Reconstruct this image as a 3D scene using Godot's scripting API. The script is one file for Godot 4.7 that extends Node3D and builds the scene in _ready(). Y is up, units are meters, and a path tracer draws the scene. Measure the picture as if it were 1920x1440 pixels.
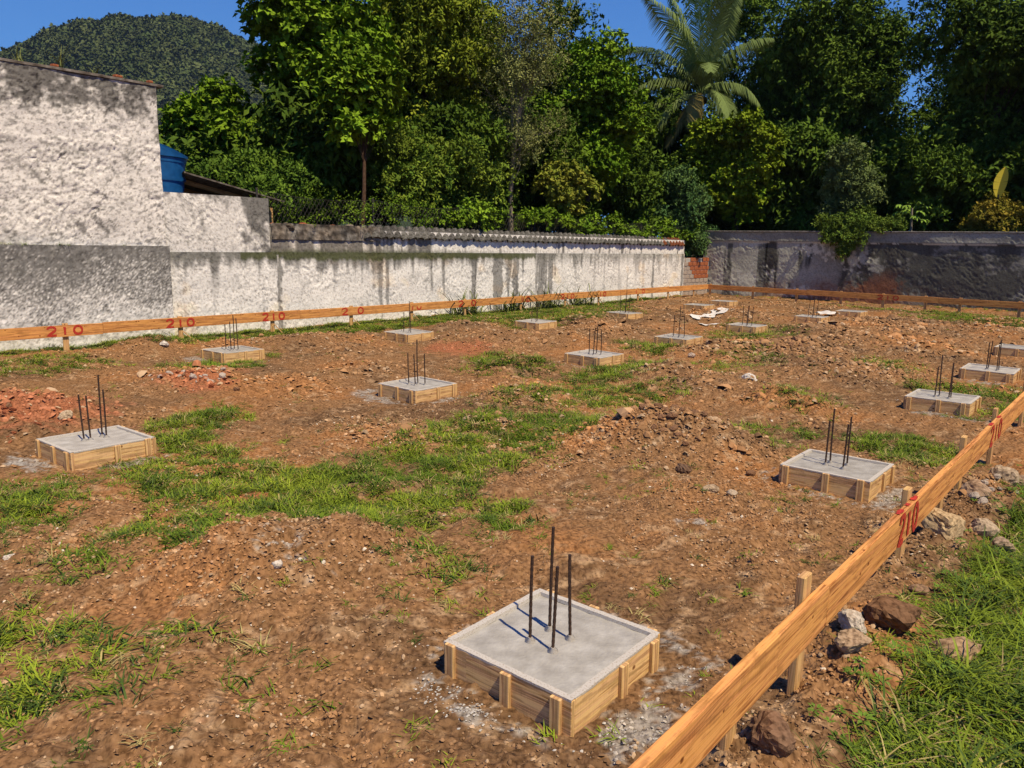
extends Node3D
# A levelled building plot with pad footings and batter boards, closed in by old walls, trees beyond.
# World: the left wall runs along z (towards -z), the back wall along x; camera at the origin, 1.9 m up.

var R := RandomNumberGenerator.new()
var N1 := FastNoiseLite.new()
var N2 := FastNoiseLite.new()
var N3 := FastNoiseLite.new()
var NR := FastNoiseLite.new()
var NC := FastNoiseLite.new()
var taken := {}
var M := {}
var foot_at: Array = []

# ------------------------------------------------------------------ mesh builder
class MB:
	var v := PackedVector3Array()
	var n := PackedVector3Array()
	var t := PackedVector2Array()
	var c := PackedColorArray()
	var ix := PackedInt32Array()
	func tri(a: Vector3, b: Vector3, d: Vector3, out: Vector3, ua := Vector2.ZERO, ub := Vector2.ZERO, ud := Vector2.ZERO) -> void:
		var g := (d - a).cross(b - a)
		var flip := g.dot(out) < 0.0
		if flip: g = -g
		g = g.normalized()
		var k := v.size()
		v.append(a); n.append(g); t.append(ua)
		if flip:
			v.append(d); n.append(g); t.append(ud); v.append(b); n.append(g); t.append(ub)
		else:
			v.append(b); n.append(g); t.append(ub); v.append(d); n.append(g); t.append(ud)
		ix.append(k); ix.append(k + 1); ix.append(k + 2)
	func quad(a: Vector3, b: Vector3, d: Vector3, e: Vector3, out: Vector3, ua := Vector2.ZERO, ub := Vector2.ZERO, ud := Vector2.ZERO, ue := Vector2.ZERO) -> void:
		tri(a, b, d, out, ua, ub, ud)
		tri(a, d, e, out, ua, ud, ue)
	func box(xf: Transform3D, size: Vector3, ch := 0.004, la := 2, uo := Vector2.ZERO) -> void:
		# chamfered box; texture runs along axis la
		var h := size * 0.5
		ch = minf(ch, minf(h.x, minf(h.y, h.z)) * 0.6)
		var bs := xf.basis
		for a in 3:
			var b := (a + 1) % 3
			var d := (a + 2) % 3
			for s in [-1.0, 1.0]:
				var q := []
				for k in [[-1.0, -1.0], [1.0, -1.0], [1.0, 1.0], [-1.0, 1.0]]:
					var p := Vector3.ZERO
					p[a] = s * h[a]; p[b] = k[0] * (h[b] - ch); p[d] = k[1] * (h[d] - ch)
					q.append(p)
				var o := Vector3.ZERO
				o[a] = s
				quad(xf * (q[0] as Vector3), xf * (q[1] as Vector3), xf * (q[2] as Vector3), xf * (q[3] as Vector3), bs * o, uvo(q[0], a, la, uo), uvo(q[1], a, la, uo), uvo(q[2], a, la, uo), uvo(q[3], a, la, uo))
		for d in 3:
			var a := (d + 1) % 3
			var b := (d + 2) % 3
			for sa in [-1.0, 1.0]:
				for sb in [-1.0, 1.0]:
					var q := []
					for k in [[0, -1.0], [1, -1.0], [1, 1.0], [0, 1.0]]:
						var p := Vector3.ZERO
						p[a] = sa * (h[a] - (ch if k[0] == 1 else 0.0)); p[b] = sb * (h[b] - (ch if k[0] == 0 else 0.0)); p[d] = k[1] * (h[d] - ch)
						q.append(p)
					var o := Vector3.ZERO
					o[a] = sa; o[b] = sb
					quad(xf * (q[0] as Vector3), xf * (q[1] as Vector3), xf * (q[2] as Vector3), xf * (q[3] as Vector3), bs * o, uvo(q[0], a, la, uo), uvo(q[1], a, la, uo), uvo(q[2], a, la, uo), uvo(q[3], a, la, uo))
		for sx in [-1.0, 1.0]:
			for sy in [-1.0, 1.0]:
				for sz in [-1.0, 1.0]:
					var s := Vector3(sx, sy, sz)
					var p0 := s * Vector3(h.x, h.y - ch, h.z - ch)
					var p1 := s * Vector3(h.x - ch, h.y, h.z - ch)
					var p2 := s * Vector3(h.x - ch, h.y - ch, h.z)
					tri(xf * p0, xf * p1, xf * p2, bs * s, uvo(p0, 0, la, uo), uvo(p1, 0, la, uo), uvo(p2, 0, la, uo))
	func uvo(p: Vector3, a: int, la: int, uo: Vector2) -> Vector2:
		var o := 0
		for k in 3:
			if k != la and k != a: o = k
		if a == la:
			return Vector2(p[(la + 1) % 3] * 0.3, p[(la + 2) % 3]) + uo
		return Vector2(p[la], p[o] + (0.13 if a == 0 else 0.0)) + uo
	func tube(pts: Array, radii: Array, sides: int, cap := true) -> void:
		var k0 := v.size()
		var m := pts.size()
		var ref := Vector3(0.31, 0.12, 0.94)
		var along := 0.0
		for i in m:
			var p: Vector3 = pts[i]
			var dir: Vector3 = ((pts[mini(i + 1, m - 1)] as Vector3) - (pts[maxi(i - 1, 0)] as Vector3)).normalized()
			if absf(dir.dot(ref)) > 0.95: ref = Vector3(0.9, 0.3, 0.1)
			var a := dir.cross(ref).normalized()
			var b := dir.cross(a)
			if i > 0: along += p.distance_to(pts[i - 1])
			for s in sides + 1:
				var an := TAU * s / sides
				var o := a * cos(an) + b * sin(an)
				v.append(p + o * (radii[i] as float)); n.append(o); t.append(Vector2(along, float(s) / sides))
		for i in m - 1:
			for s in sides:
				var q := k0 + i * (sides + 1) + s
				var w := q + sides + 1
				var g := (v[w] - v[q]).cross(v[q + 1] - v[q])
				if g.dot(n[q] + n[q + 1]) > 0.0:
					ix.append_array([q, q + 1, w, q + 1, w + 1, w])
				else:
					ix.append_array([q, w, q + 1, q + 1, w, w + 1])
		if cap:
			for e in [0, m - 1]:
				var dir: Vector3 = ((pts[e] as Vector3) - (pts[1 if e == 0 else m - 2] as Vector3)).normalized()
				for s in sides:
					var q: int = k0 + e * (sides + 1) + s
					tri(pts[e], v[q], v[q + 1], dir)
	func grid(nu: int, nv: int, P: PackedVector3Array, Q: PackedVector3Array, U: PackedVector2Array, C: PackedColorArray, out: Vector3) -> void:
		# P: nu x nv points (u fastest), Q their normals
		var k0 := v.size()
		v.append_array(P); n.append_array(Q); t.append_array(U); c.append_array(C)
		var g := (P[nu] - P[0]).cross(P[1] - P[0])
		var fl := g.dot(out) < 0.0
		var q := PackedInt32Array()
		q.resize((nu - 1) * (nv - 1) * 6)
		var w := 0
		for j in nv - 1:
			for i in nu - 1:
				var a := k0 + j * nu + i
				if fl:
					q[w] = a; q[w + 1] = a + nu; q[w + 2] = a + 1; q[w + 3] = a + 1; q[w + 4] = a + nu; q[w + 5] = a + nu + 1
				else:
					q[w] = a; q[w + 1] = a + 1; q[w + 2] = a + nu; q[w + 3] = a + 1; q[w + 4] = a + nu + 1; q[w + 5] = a + nu
				w += 6
		ix.append_array(q)
	func mesh(m: Material) -> ArrayMesh:
		var arr := []
		arr.resize(Mesh.ARRAY_MAX)
		arr[Mesh.ARRAY_VERTEX] = v
		arr[Mesh.ARRAY_NORMAL] = n
		arr[Mesh.ARRAY_TEX_UV] = t
		if c.size() == v.size(): arr[Mesh.ARRAY_COLOR] = c
		arr[Mesh.ARRAY_INDEX] = ix
		var am := ArrayMesh.new()
		am.add_surface_from_arrays(Mesh.PRIMITIVE_TRIANGLES, arr)
		am.surface_set_material(0, m)
		return am

# ------------------------------------------------------------------ naming helpers
func numbered(called: String) -> String:
	var k: int = taken.get(called, 0)
	taken[called] = k + 1
	return called if k == 0 else "%s_%03d" % [called, k]

func thing(called: String, label: String, category: String, at := Vector3.ZERO, group := "", turn := 0.0) -> Node3D:
	var o := Node3D.new()
	o.name = numbered(called)
	add_child(o, true)
	o.position = at
	o.rotation.y = turn
	tag(o, label, category, group)
	return o

func tag(o: Node, label: String, category := "", group := "", kind := "") -> void:
	if label: o.set_meta("label", label)
	if category: o.set_meta("category", category)
	if group: o.set_meta("group", group)
	if kind: o.set_meta("kind", kind)

func part(called: String, m: Mesh, parent: Node = null, at := Vector3.ZERO) -> MeshInstance3D:
	var o := MeshInstance3D.new()
	o.mesh = m
	if parent == null:
		o.name = numbered(called)
		add_child(o, true)
	else:
		o.name = called
		parent.add_child(o, true)
	o.position = at
	return o

func copies(called: String, m: Mesh, buf: PackedFloat32Array, parent: Node = null) -> MultiMeshInstance3D:
	var mm := MultiMesh.new()
	mm.transform_format = MultiMesh.TRANSFORM_3D
	mm.use_colors = true
	mm.mesh = m
	mm.instance_count = buf.size() / 16
	mm.buffer = buf
	var o := MultiMeshInstance3D.new()
	o.multimesh = mm
	if parent == null:
		o.name = numbered(called)
		add_child(o, true)
	else:
		o.name = called
		parent.add_child(o, true)
	return o

func put(buf: PackedFloat32Array, b: Basis, o: Vector3, c: Color) -> void:
	buf.append_array(PackedFloat32Array([b.x.x, b.y.x, b.z.x, o.x, b.x.y, b.y.y, b.z.y, o.y, b.x.z, b.y.z, b.z.z, o.z, c.r, c.g, c.b, 1.0]))

func rf(a: float, b: float) -> float:
	return R.randf_range(a, b)

func rdir() -> Vector3:
	var z := rf(-1, 1)
	var a := rf(0, TAU)
	var r := sqrt(1.0 - z * z)
	return Vector3(r * cos(a), z, r * sin(a))

func lin(r: float, g: float, b: float) -> Color:
	return Color(r, g, b).linear_to_srgb()

# ------------------------------------------------------------------ materials
func noise_tex(freq: float, size: int, lo: Color, hi: Color, oct := 5, seed_ := 1, kind := FastNoiseLite.TYPE_SIMPLEX_SMOOTH, mid = null, midat := 0.5) -> NoiseTexture2D:
	var f := FastNoiseLite.new()
	f.noise_type = kind
	f.frequency = freq
	f.fractal_octaves = oct
	f.seed = seed_
	var t := NoiseTexture2D.new()
	t.width = size
	t.height = size
	t.seamless = true
	t.noise = f
	var g := Gradient.new()
	g.set_color(0, lo)
	g.set_color(1, hi)
	if mid != null: g.add_point(midat, mid)
	t.color_ramp = g
	return t

func mat(col: Color, rough := 0.9, spec := 0.3) -> StandardMaterial3D:
	var m := StandardMaterial3D.new()
	m.albedo_color = col
	m.roughness = rough
	m.metallic_specular = spec
	return m

func wood_image(sd: int) -> ImageTexture:
	# grain along x; 2 m long, 0.25 m wide, with knots
	var f := FastNoiseLite.new()
	f.seed = sd
	f.frequency = 1.0
	f.fractal_octaves = 3
	var rr := RandomNumberGenerator.new()
	rr.seed = sd * 7 + 3
	var kn := []
	for i in 7: kn.append(Vector3(rr.randf(), rr.randf(), rr.randf_range(0.006, 0.013)))
	var W := 1024
	var H := 192
	var im := Image.create(W, H, false, Image.FORMAT_RGB8)
	for y in H:
		for x in W:
			var u := 2.0 * x / W
			var w := 0.25 * y / H
			var wy := w
			var dark := 0.0
			for k in kn:
				var dx: float = u - k.x * 2.0
				var dy: float = w - k.y * 0.25
				var e: float = dx * dx * 0.12 + dy * dy
				var kz: float = k.z
				if e < kz * kz * 9.0:
					wy += signf(dy) * kz * 0.8 * exp(-e / (kz * kz * 2.5))
				var d2: float = dx * dx * 0.6 + dy * dy
				if d2 < kz * kz: dark = maxf(dark, 0.55 * (1.0 - d2 / (kz * kz)) + 0.2)
			var band := 0.5 + 0.5 * sin((wy * 330.0) + 5.0 * f.get_noise_2d(u * 0.6, wy * 14.0) * 3.0)
			var fine := f.get_noise_2d(u * 3.0 + 40.0, w * 420.0)
			var broad := f.get_noise_2d(u * 0.9, w * 22.0 + 90.0)
			var k2 := 0.86 + 0.16 * band + 0.16 * fine + 0.22 * broad
			var col := Color(k2, k2 * (0.97 + 0.05 * broad), k2 * (0.94 + 0.08 * band))
			var wear := f.get_noise_2d(u * 2.6 + 11.0, w * 9.0 + 5.0) + 0.5 * f.get_noise_2d(u * 9.0, w * 40.0)
			col = col.lerp(Color(0.62, 0.6, 0.58), 0.35 * smoothstep(0.18, 0.5, wear))
			var dirt := f.get_noise_2d(u * 1.6 + 70.0, w * 34.0) + 0.5 * f.get_noise_2d(u * 5.0, w * 150.0)
			col = col.lerp(Color(0.5, 0.37, 0.28), 0.5 * smoothstep(0.28, 0.65, dirt))
			var saw := f.get_noise_2d(u * 160.0, w * 8.0)
			col *= 1.0 + 0.07 * saw
			col = col.lerp(Color(0.33, 0.2, 0.12), dark)
			im.set_pixel(x, y, col.clamp())
	im.generate_mipmaps()
	return ImageTexture.create_from_image(im)

func wood(col: Color, tex: Texture2D, rough := 0.75) -> StandardMaterial3D:
	var m := mat(col, rough, 0.3)
	m.albedo_texture = tex
	m.uv1_scale = Vector3(0.5, 4.0, 1)
	m.heightmap_enabled = true
	m.heightmap_texture = tex
	m.heightmap_scale = 0.15
	return m

func make_materials() -> void:
	var g := mat(Color(1, 1, 1), 1.0, 0.15)
	g.vertex_color_use_as_albedo = true
	g.albedo_texture = noise_tex(0.035, 1024, Color(0.5, 0.47, 0.45), Color(1, 1, 1), 6, 5, FastNoiseLite.TYPE_SIMPLEX_SMOOTH, Color(0.86, 0.85, 0.84), 0.5)
	g.uv1_scale = Vector3(0.7, 0.7, 1)
	g.heightmap_enabled = true
	g.heightmap_texture = noise_tex(0.08, 1024, Color.BLACK, Color.WHITE, 6, 9, FastNoiseLite.TYPE_VALUE_CUBIC)
	g.heightmap_scale = 1.3
	M.ground = g
	for k in [["plaster", 1.0, 7], ["plaster_dark", 1.0, 8]]:
		var m := mat(Color(1, 1, 1), 0.95, 0.2)
		m.vertex_color_use_as_albedo = true
		m.albedo_texture = noise_tex(0.03, 512, Color(0.72, 0.71, 0.70), Color(1, 1, 1), 5, k[2], FastNoiseLite.TYPE_SIMPLEX_SMOOTH, Color(0.96, 0.955, 0.95), 0.42)
		m.uv1_scale = Vector3(0.9, 0.9, 1)
		m.heightmap_enabled = true
		m.heightmap_texture = noise_tex(0.035, 512, Color.BLACK, Color.WHITE, 5, k[2] + 20, FastNoiseLite.TYPE_SIMPLEX_SMOOTH)
		m.heightmap_scale = 0.28
		M[k[0]] = m
	var c := mat(lin(0.43, 0.425, 0.405), 0.75, 0.3)
	c.albedo_texture = noise_tex(0.012, 512, Color(0.8, 0.79, 0.78), Color(1, 1, 1), 6, 33)
	c.uv1_triplanar = true
	c.uv1_scale = Vector3(1.2, 1.2, 1.2)
	c.heightmap_enabled = true
	c.heightmap_texture = noise_tex(0.06, 512, Color.BLACK, Color.WHITE, 5, 34)
	c.heightmap_scale = 0.25
	M.concrete = c
	M.concrete_b = c.duplicate()
	M.concrete_b.albedo_color = lin(0.47, 0.46, 0.435)
	M.concrete_b.uv1_offset = Vector3(0.3, 0.1, 0.7)
	M.concrete_c = c.duplicate()
	M.concrete_c.albedo_color = lin(0.39, 0.385, 0.365)
	M.concrete_c.uv1_offset = Vector3(0.6, 0.5, 0.2)
	var co := mat(lin(0.3, 0.29, 0.28), 0.95, 0.2)
	co.albedo_texture = noise_tex(0.02, 512, Color(0.5, 0.5, 0.48), Color(1, 1, 1), 5, 35)
	co.uv1_triplanar = true
	co.uv1_scale = Vector3(0.8, 0.8, 0.8)
	M.old_concrete = co
	var w1 := wood_image(3)
	var w2 := wood_image(11)
	M.plank = wood(lin(0.69, 0.34, 0.105), w1)
	M.plank_b = wood(lin(0.67, 0.325, 0.10), w2)
	M.post = wood(lin(0.62, 0.40, 0.17), w2)
	M.form = wood(lin(0.70, 0.48, 0.22), w1)
	M.form_b = wood(lin(0.62, 0.41, 0.18), w2)
	M.rim = mat(lin(0.46, 0.44, 0.41), 0.95, 0.2)
	M.rim.albedo_texture = noise_tex(0.05, 256, Color(0.75, 0.68, 0.6), Color(1, 1, 1), 4, 36, FastNoiseLite.TYPE_SIMPLEX_SMOOTH, Color(1, 1, 1), 0.45)
	M.rim.uv1_triplanar = true
	M.rim.uv1_scale = Vector3(6, 6, 6)
	M.paint = mat(lin(0.72, 0.06, 0.035), 0.6, 0.4)
	M.paint.albedo_texture = noise_tex(0.06, 256, Color(0.55, 0.55, 0.5), Color(1, 1, 1), 4, 41)
	M.paint.uv1_triplanar = true
	M.paint.uv1_scale = Vector3(4, 4, 4)
	var rb := mat(lin(0.14, 0.115, 0.1), 0.55, 0.5)
	rb.metallic = 0.5
	rb.albedo_texture = noise_tex(0.05, 256, Color(0.45, 0.42, 0.42), Color(1, 0.84, 0.74), 4, 43)
	rb.uv1_triplanar = true
	rb.uv1_scale = Vector3(5, 5, 5)
	M.rebar = rb
	var st := mat(Color(1, 1, 1), 0.95, 0.2)
	st.vertex_color_use_as_albedo = true
	M.tint = st
	var ro := mat(Color(1, 1, 1), 0.95, 0.2)
	ro.vertex_color_use_as_albedo = true
	ro.albedo_texture = noise_tex(0.02, 512, Color(0.45, 0.42, 0.4), Color(1, 1, 1), 5, 51, FastNoiseLite.TYPE_SIMPLEX_SMOOTH, Color(0.9, 0.88, 0.86), 0.5)
	ro.uv1_triplanar = true
	ro.uv1_scale = Vector3(3, 3, 3)
	ro.heightmap_enabled = true
	ro.heightmap_texture = noise_tex(0.03, 512, Color.BLACK, Color.WHITE, 5, 52)
	ro.heightmap_scale = 0.35
	M.rock = ro
	var gr := mat(Color(1, 1, 1), 0.6, 0.25)
	gr.vertex_color_use_as_albedo = true
	gr.backlight = Color(0.38, 0.42, 0.12)
	M.grass = gr
	var lf := mat(Color(1, 1, 1), 0.6, 0.1)
	lf.vertex_color_use_as_albedo = true
	lf.backlight = Color(0.4, 0.45, 0.12)
	M.leaf = lf
	var bk := mat(lin(0.13, 0.10, 0.075), 0.95, 0.15)
	bk.albedo_texture = noise_tex(0.03, 256, Color(0.45, 0.42, 0.4), Color(1, 1, 1), 4, 61)
	bk.uv1_scale = Vector3(1, 3, 1)
	M.bark = bk
	var pb := bk.duplicate()
	pb.albedo_color = lin(0.5, 0.46, 0.37)
	M.pale_bark = pb
	var br := bk.duplicate()
	br.albedo_color = lin(0.15, 0.095, 0.065)
	M.brown_bark = br
	M.tank = mat(lin(0.012, 0.11, 0.33), 0.35, 0.5)
	M.tank.albedo_texture = noise_tex(0.02, 256, Color(0.7, 0.75, 0.78), Color(1, 1, 1), 4, 71)
	M.tank.uv1_triplanar = true
	var sh := mat(lin(0.27, 0.25, 0.23), 0.9, 0.25)
	sh.albedo_texture = noise_tex(0.02, 256, Color(0.5, 0.46, 0.42), Color(1, 1, 1), 4, 72)
	sh.uv1_triplanar = true
	M.sheet = sh
	M.wire = mat(lin(0.06, 0.055, 0.05), 0.7, 0.4)
	M.wire.metallic = 0.4
	M.hill = mat(lin(0.03, 0.045, 0.02), 1.0, 0.1)
	var ti := mat(Color(1, 1, 1), 0.95, 0.2)
	ti.vertex_color_use_as_albedo = true
	ti.albedo_texture = noise_tex(0.03, 256, Color(0.4, 0.4, 0.38), Color(1, 1, 1), 5, 75)
	ti.uv1_triplanar = true
	ti.uv1_scale = Vector3(2, 2, 2)
	M.tile = ti
	var pl := mat(lin(0.62, 0.6, 0.57), 0.6, 0.3)
	pl.backlight = Color(0.3, 0.3, 0.3)
	M.plastic = pl

# ------------------------------------------------------------------ the ground
const MOUNDS := [  # x, z, radius x, radius z, height, roughness
	[-3.6, -6.35, 0.62, 0.5, 0.26, 1.0], [-2.95, -6.75, 0.6, 0.4, 0.14, 1.0], [-3.9, -2.2, 0.75, 0.5, 0.16, 0.7], [-3.6, -2.75, 0.5, 0.35, 0.11, 0.8],
	[-13.05, -5.9, 0.5, 0.6, 0.15, 0.5], [-9.0, -2.6, 1.1, 0.8, 0.16, 1.0], [-9.6, -4.9, 0.9, 0.7, 0.10, 1.0], [-5.2, -21.0, 1.2, 2.0, 0.10, 0.9],
	[-2.83, -20.6, 0.9, 1.2, 0.17, 0.6], [-5.1, -14.2, 0.8, 1.6, 0.12, 1.0], [-9.1, -10.8, 0.8, 1.0, 0.16, 0.8], [-10.4, -15.1, 0.8, 1.3, 0.16, 0.6],
	[-10.2, -10.7, 0.7, 0.9, 0.12, 0.8], [-12.0, -8.2, 0.6, 0.9, 0.13, 0.7], [-7.4, -8.9, 0.6, 0.6, 0.12, 0.9], [-5.7, -6.95, 0.7, 0.6, 0.10, 0.8],
	[-4.3, -9.4, 0.9, 1.0, 0.14, 0.8], [-9.6, -17.4, 0.6, 1.0, 0.11, 0.5], [-3.6, -12.0, 0.9, 1.2, 0.10, 0.8], [-9.3, -20.0, 0.9, 1.3, 0.14, 0.7],
	[-4.6, -16.9, 1.1, 1.5, 0.09, 0.9], [-6.0, -18.0, 0.9, 1.2, 0.10, 0.8], [-0.95, -3.65, 0.22, 0.35, 0.06, 0.8], [-1.0, -5.6, 0.3, 0.9, 0.05, 1.0],
	[-12.4, -4.6, 0.8, 0.8, 0.08, 0.5], [-5.6, -4.9, 0.6, 0.5, 0.05, 0.8], [-8.6, -7.0, 0.7, 0.7, 0.08, 0.9], [-2.2, -5.2, 0.7, 0.4, 0.05, 0.6],
	[-0.85, -2.5, 0.2, 0.3, 0.12, 0.7], [-0.82, -3.3, 0.16, 0.3, 0.06, 0.8], [-0.8, -6.6, 0.25, 0.8, 0.10, 1.0], [-0.85, -5.2, 0.2, 0.4, 0.07, 0.9], [-11.2, -9.0, 0.6, 0.6, 0.10, 0.7], [-3.1, -16.0, 0.8, 1.2, 0.1, 0.8], [-8.3, -11.6, 0.5, 0.6, 0.15, 0.9], [-5.4, -9.9, 0.5, 0.6, 0.12, 0.9], [-6.2, -13.0, 0.5, 0.8, 0.13, 1.0], [-9.0, -14.0, 0.5, 0.8, 0.14, 0.9], [-3.3, -9.0, 0.5, 0.5, 0.10, 0.9], [-8.4, -5.6, 0.6, 0.5, 0.10, 0.9], [-5.2, -5.8, 0.4, 0.35, 0.07, 0.9], [-11.6, -12.0, 0.5, 0.7, 0.12, 0.8], [-4.1, -19.0, 0.7, 0.9, 0.09, 1.0], [-8.2, -19.6, 0.6, 0.9, 0.14, 0.9], [-3.0, -23.0, 0.9, 1.0, 0.16, 0.8], [-10.2, -8.0, 0.5, 0.6, 0.12, 0.9], [-12.2, -6.9, 0.5, 0.5, 0.10, 0.7]]

func ground_parts(x: float, z: float) -> Vector2:
	# height and looseness of the soil
	var h := 0.05 * N1.get_noise_2d(x * 0.5, z * 0.5) + 0.035 * N1.get_noise_2d(x * 1.6 + 40.0, z * 1.6)
	h += 0.03 * smoothstep(0.05, 0.3, absf(N2.get_noise_2d(x * 0.9 + 33.0, z * 0.9)))   # trampled hollows and old ruts
	var loose := clampf(0.22 + 0.6 * N2.get_noise_2d(x * 0.6, z * 0.6), 0.06, 0.6)
	if x > -15.0 and z > -30.0:
		for m in MOUNDS:
			var dx: float = (x - m[0]) / m[2]
			var dz: float = (z - m[1]) / m[3]
			var d := dx * dx + dz * dz
			if d < 5.0:
				var e := exp(-d)
				h += 1.3 * m[4] * e
				loose = maxf(loose, m[5] * minf(1.0, e * 1.6))
	var a := 0.0
	for f in foot_at:
		var d: float = maxf(absf(x - f.x), absf(z - f.y))
		if d < 1.05:
			a = 1.0 - smoothstep(0.42, 1.05, d)
			h = lerpf(h, 0.012 * N1.get_noise_2d(x * 3.0, z * 3.0), a)
			loose *= 1.0 - 0.5 * a
	return Vector2(h, loose)

func ground_h(x: float, z: float, fine := true) -> float:
	var g := ground_parts(x, z)
	var h := g.x
	if fine:
		var r := 1.0 - absf(NR.get_noise_2d(x * 5.0, z * 5.0)) * 2.0
		h += g.y * (0.042 * r * absf(N3.get_noise_2d(x * 2.3, z * 2.3)) * 2.0 + 0.05 * NC.get_noise_2d(x * 9.0, z * 9.0)) + 0.010 * N3.get_noise_2d(x * 14.0, z * 14.0) + (0.010 + 0.035 * g.y) * absf(NR.get_noise_2d(x * 24.0, z * 24.0)) + 0.016 * NR.get_noise_2d(x * 3.1, z * 3.1)
	# the land behind the walls lies higher
	var up := maxf(smoothstep(-14.34, -14.48, x), smoothstep(-29.42, -29.56, z))
	return h + 1.25 * up

func ground_col(x: float, z: float) -> Color:
	var a := N2.get_noise_2d(x * 0.45 + 7.0, z * 0.45)
	var b := N1.get_noise_2d(x * 2.2, z * 2.2 + 60.0)
	var c := N3.get_noise_2d(x * 7.0 + 20.0, z * 7.0)
	var d := NR.get_noise_2d(x * 17.0, z * 17.0)
	var col := Vector3(0.285, 0.162, 0.08)
	col = col.lerp(Vector3(0.355, 0.178, 0.076), smoothstep(0.0, 0.5, a + 0.3 * b))
	col = col.lerp(Vector3(0.19, 0.114, 0.062), smoothstep(0.05, 0.5, -a + 0.5 * b))
	col = col.lerp(Vector3(0.39, 0.268, 0.16), 0.75 * smoothstep(0.15, 0.5, c * 0.7 + b * 0.5))
	col *= (1.0 + 0.24 * c + 0.26 * d) * 1.08
	for s in [[-8.9, -2.7, 1.2, 0.9], [-9.4, -4.75, 0.9, 0.5], [-10.6, -5.6, 0.8, 0.5], [-9.3, -9.5, 0.8, 0.7], [-5.0, -3.0, 0.5, 0.4]]:
		var dx: float = (x - s[0]) / s[2]
		var dz: float = (z - s[1]) / s[3]
		var e := exp(-dx * dx - dz * dz) + 0.35 * b + 0.3 * c
		col = col.lerp(Vector3(0.46, 0.175, 0.09), 0.8 * smoothstep(0.35, 0.75, e))
	# cement slopped beside the forms
	for s in [[-1.93, -2.05, 0.09, 0.06, 1.0], [-1.35, -2.45, 0.16, 0.3, 0.75], [-1.4, -2.85, 0.14, 0.2, 0.6], [-2.15, -2.12, 0.2, 0.07, 0.6], [-1.75, -2.1, 0.35, 0.08, 0.45], [-1.6, -3.1, 0.4, 0.12, 0.55], [-2.35, -2.6, 0.1, 0.4, 0.4],
		[-7.05, -2.12, 0.35, 0.12, 0.8], [-6.5, -2.7, 0.12, 0.25, 0.9], [-7.2, -2.05, 0.2, 0.1, 0.7], [-1.4, -6.2, 0.14, 0.4, 0.8], [-1.75, -5.95, 0.35, 0.1, 0.5], [-2.35, -6.3, 0.1, 0.35, 0.4],
		[-7.1, -5.9, 0.5, 0.2, 0.7], [-7.5, -6.1, 0.2, 0.4, 0.6], [-6.5, -6.4, 0.12, 0.3, 0.6], [-11.5, -5.9, 0.4, 0.2, 0.8], [-10.8, -6.1, 0.2, 0.5, 0.7], [-1.5, -9.9, 0.3, 0.15, 0.7], [-1.9, -9.95, 0.3, 0.1, 0.7], [-6.9, -9.8, 0.3, 0.12, 0.7], [-1.9, -13.0, 0.5, 0.2, 0.6],
		[-3.75, -2.35, 0.5, 0.25, 0.35], [-2.22, -4.63, 0.12, 0.08, 0.6]]:
		var dx: float = (x - s[0]) / s[2]
		var dz: float = (z - s[1]) / s[3]
		var q := dx * dx + dz * dz
		if q < 4.0:
			var e: float = exp(-q) * s[4] + 0.35 * c + 0.4 * d
			col = col.lerp(Vector3(0.40, 0.385, 0.36), 0.8 * smoothstep(0.38, 0.62, e))
	if x < -14.3 or z < -29.4:
		col = Vector3(0.07, 0.06, 0.035)
	return Color(clampf(col.x, 0.02, 0.8), clampf(col.y, 0.02, 0.8), clampf(col.z, 0.01, 0.8))

func axis_lines(lo: float, hi: float) -> PackedFloat32Array:
	# fine where the plot is close, coarse far away
	var a := PackedFloat32Array()
	var p := 0.0
	var neg := []
	while p > lo:
		neg.append(p)
		p -= clampf(maxf(0.02, 0.0068 * absf(p)), 0.02, 40.0) if p > -32.0 else clampf(0.12 * (absf(p) - 28.0), 0.5, 60.0)
	neg.append(lo)
	neg.reverse()
	for q in neg: a.append(q)
	p = 0.03
	while p < hi:
		a.append(p)
		p += 0.04 if p < 1.2 else clampf(0.3 * p, 0.1, 60.0)
	a.append(hi)
	return a

func build_ground() -> void:
	var X := axis_lines(-900.0, 500.0)
	var Z := axis_lines(-900.0, 500.0)
	var nu := X.size()
	var nv := Z.size()
	var P := PackedVector3Array(); P.resize(nu * nv)
	var Q := PackedVector3Array(); Q.resize(nu * nv)
	var U := PackedVector2Array(); U.resize(nu * nv)
	var C := PackedColorArray(); C.resize(nu * nv)
	for j in nv:
		var z := Z[j]
		for i in nu:
			var x := X[i]
			var near := x > -15.0 and x < 3.0 and z > -30.0 and z < 3.0
			var seen := near and (z < 0.35 * x + 0.6 or z < -1.2)   # strip beside the camera stays plain
			var k := j * nu + i
			P[k] = Vector3(x, ground_h(x, z, near), z)
			U[k] = Vector2(x, z)
			C[k] = ground_col(x, z) if near else Color(0.3, 0.17, 0.1)
			if x < -14.3 or z < -29.4: C[k] = Color(0.07, 0.06, 0.035)
	for j in nv:
		for i in nu:
			var l := P[j * nu + maxi(i - 1, 0)]
			var r := P[j * nu + mini(i + 1, nu - 1)]
			var d := P[maxi(j - 1, 0) * nu + i]
			var u := P[mini(j + 1, nv - 1) * nu + i]
			Q[j * nu + i] = (u - d).cross(r - l).normalized()
	var mb := MB.new()
	mb.grid(nu, nv, P, Q, U, C, Vector3.UP)
	var o := part("ground", mb.mesh(M.ground))
	tag(o, "bare reddish brown earth of the building plot", "", "", "structure")

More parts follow.
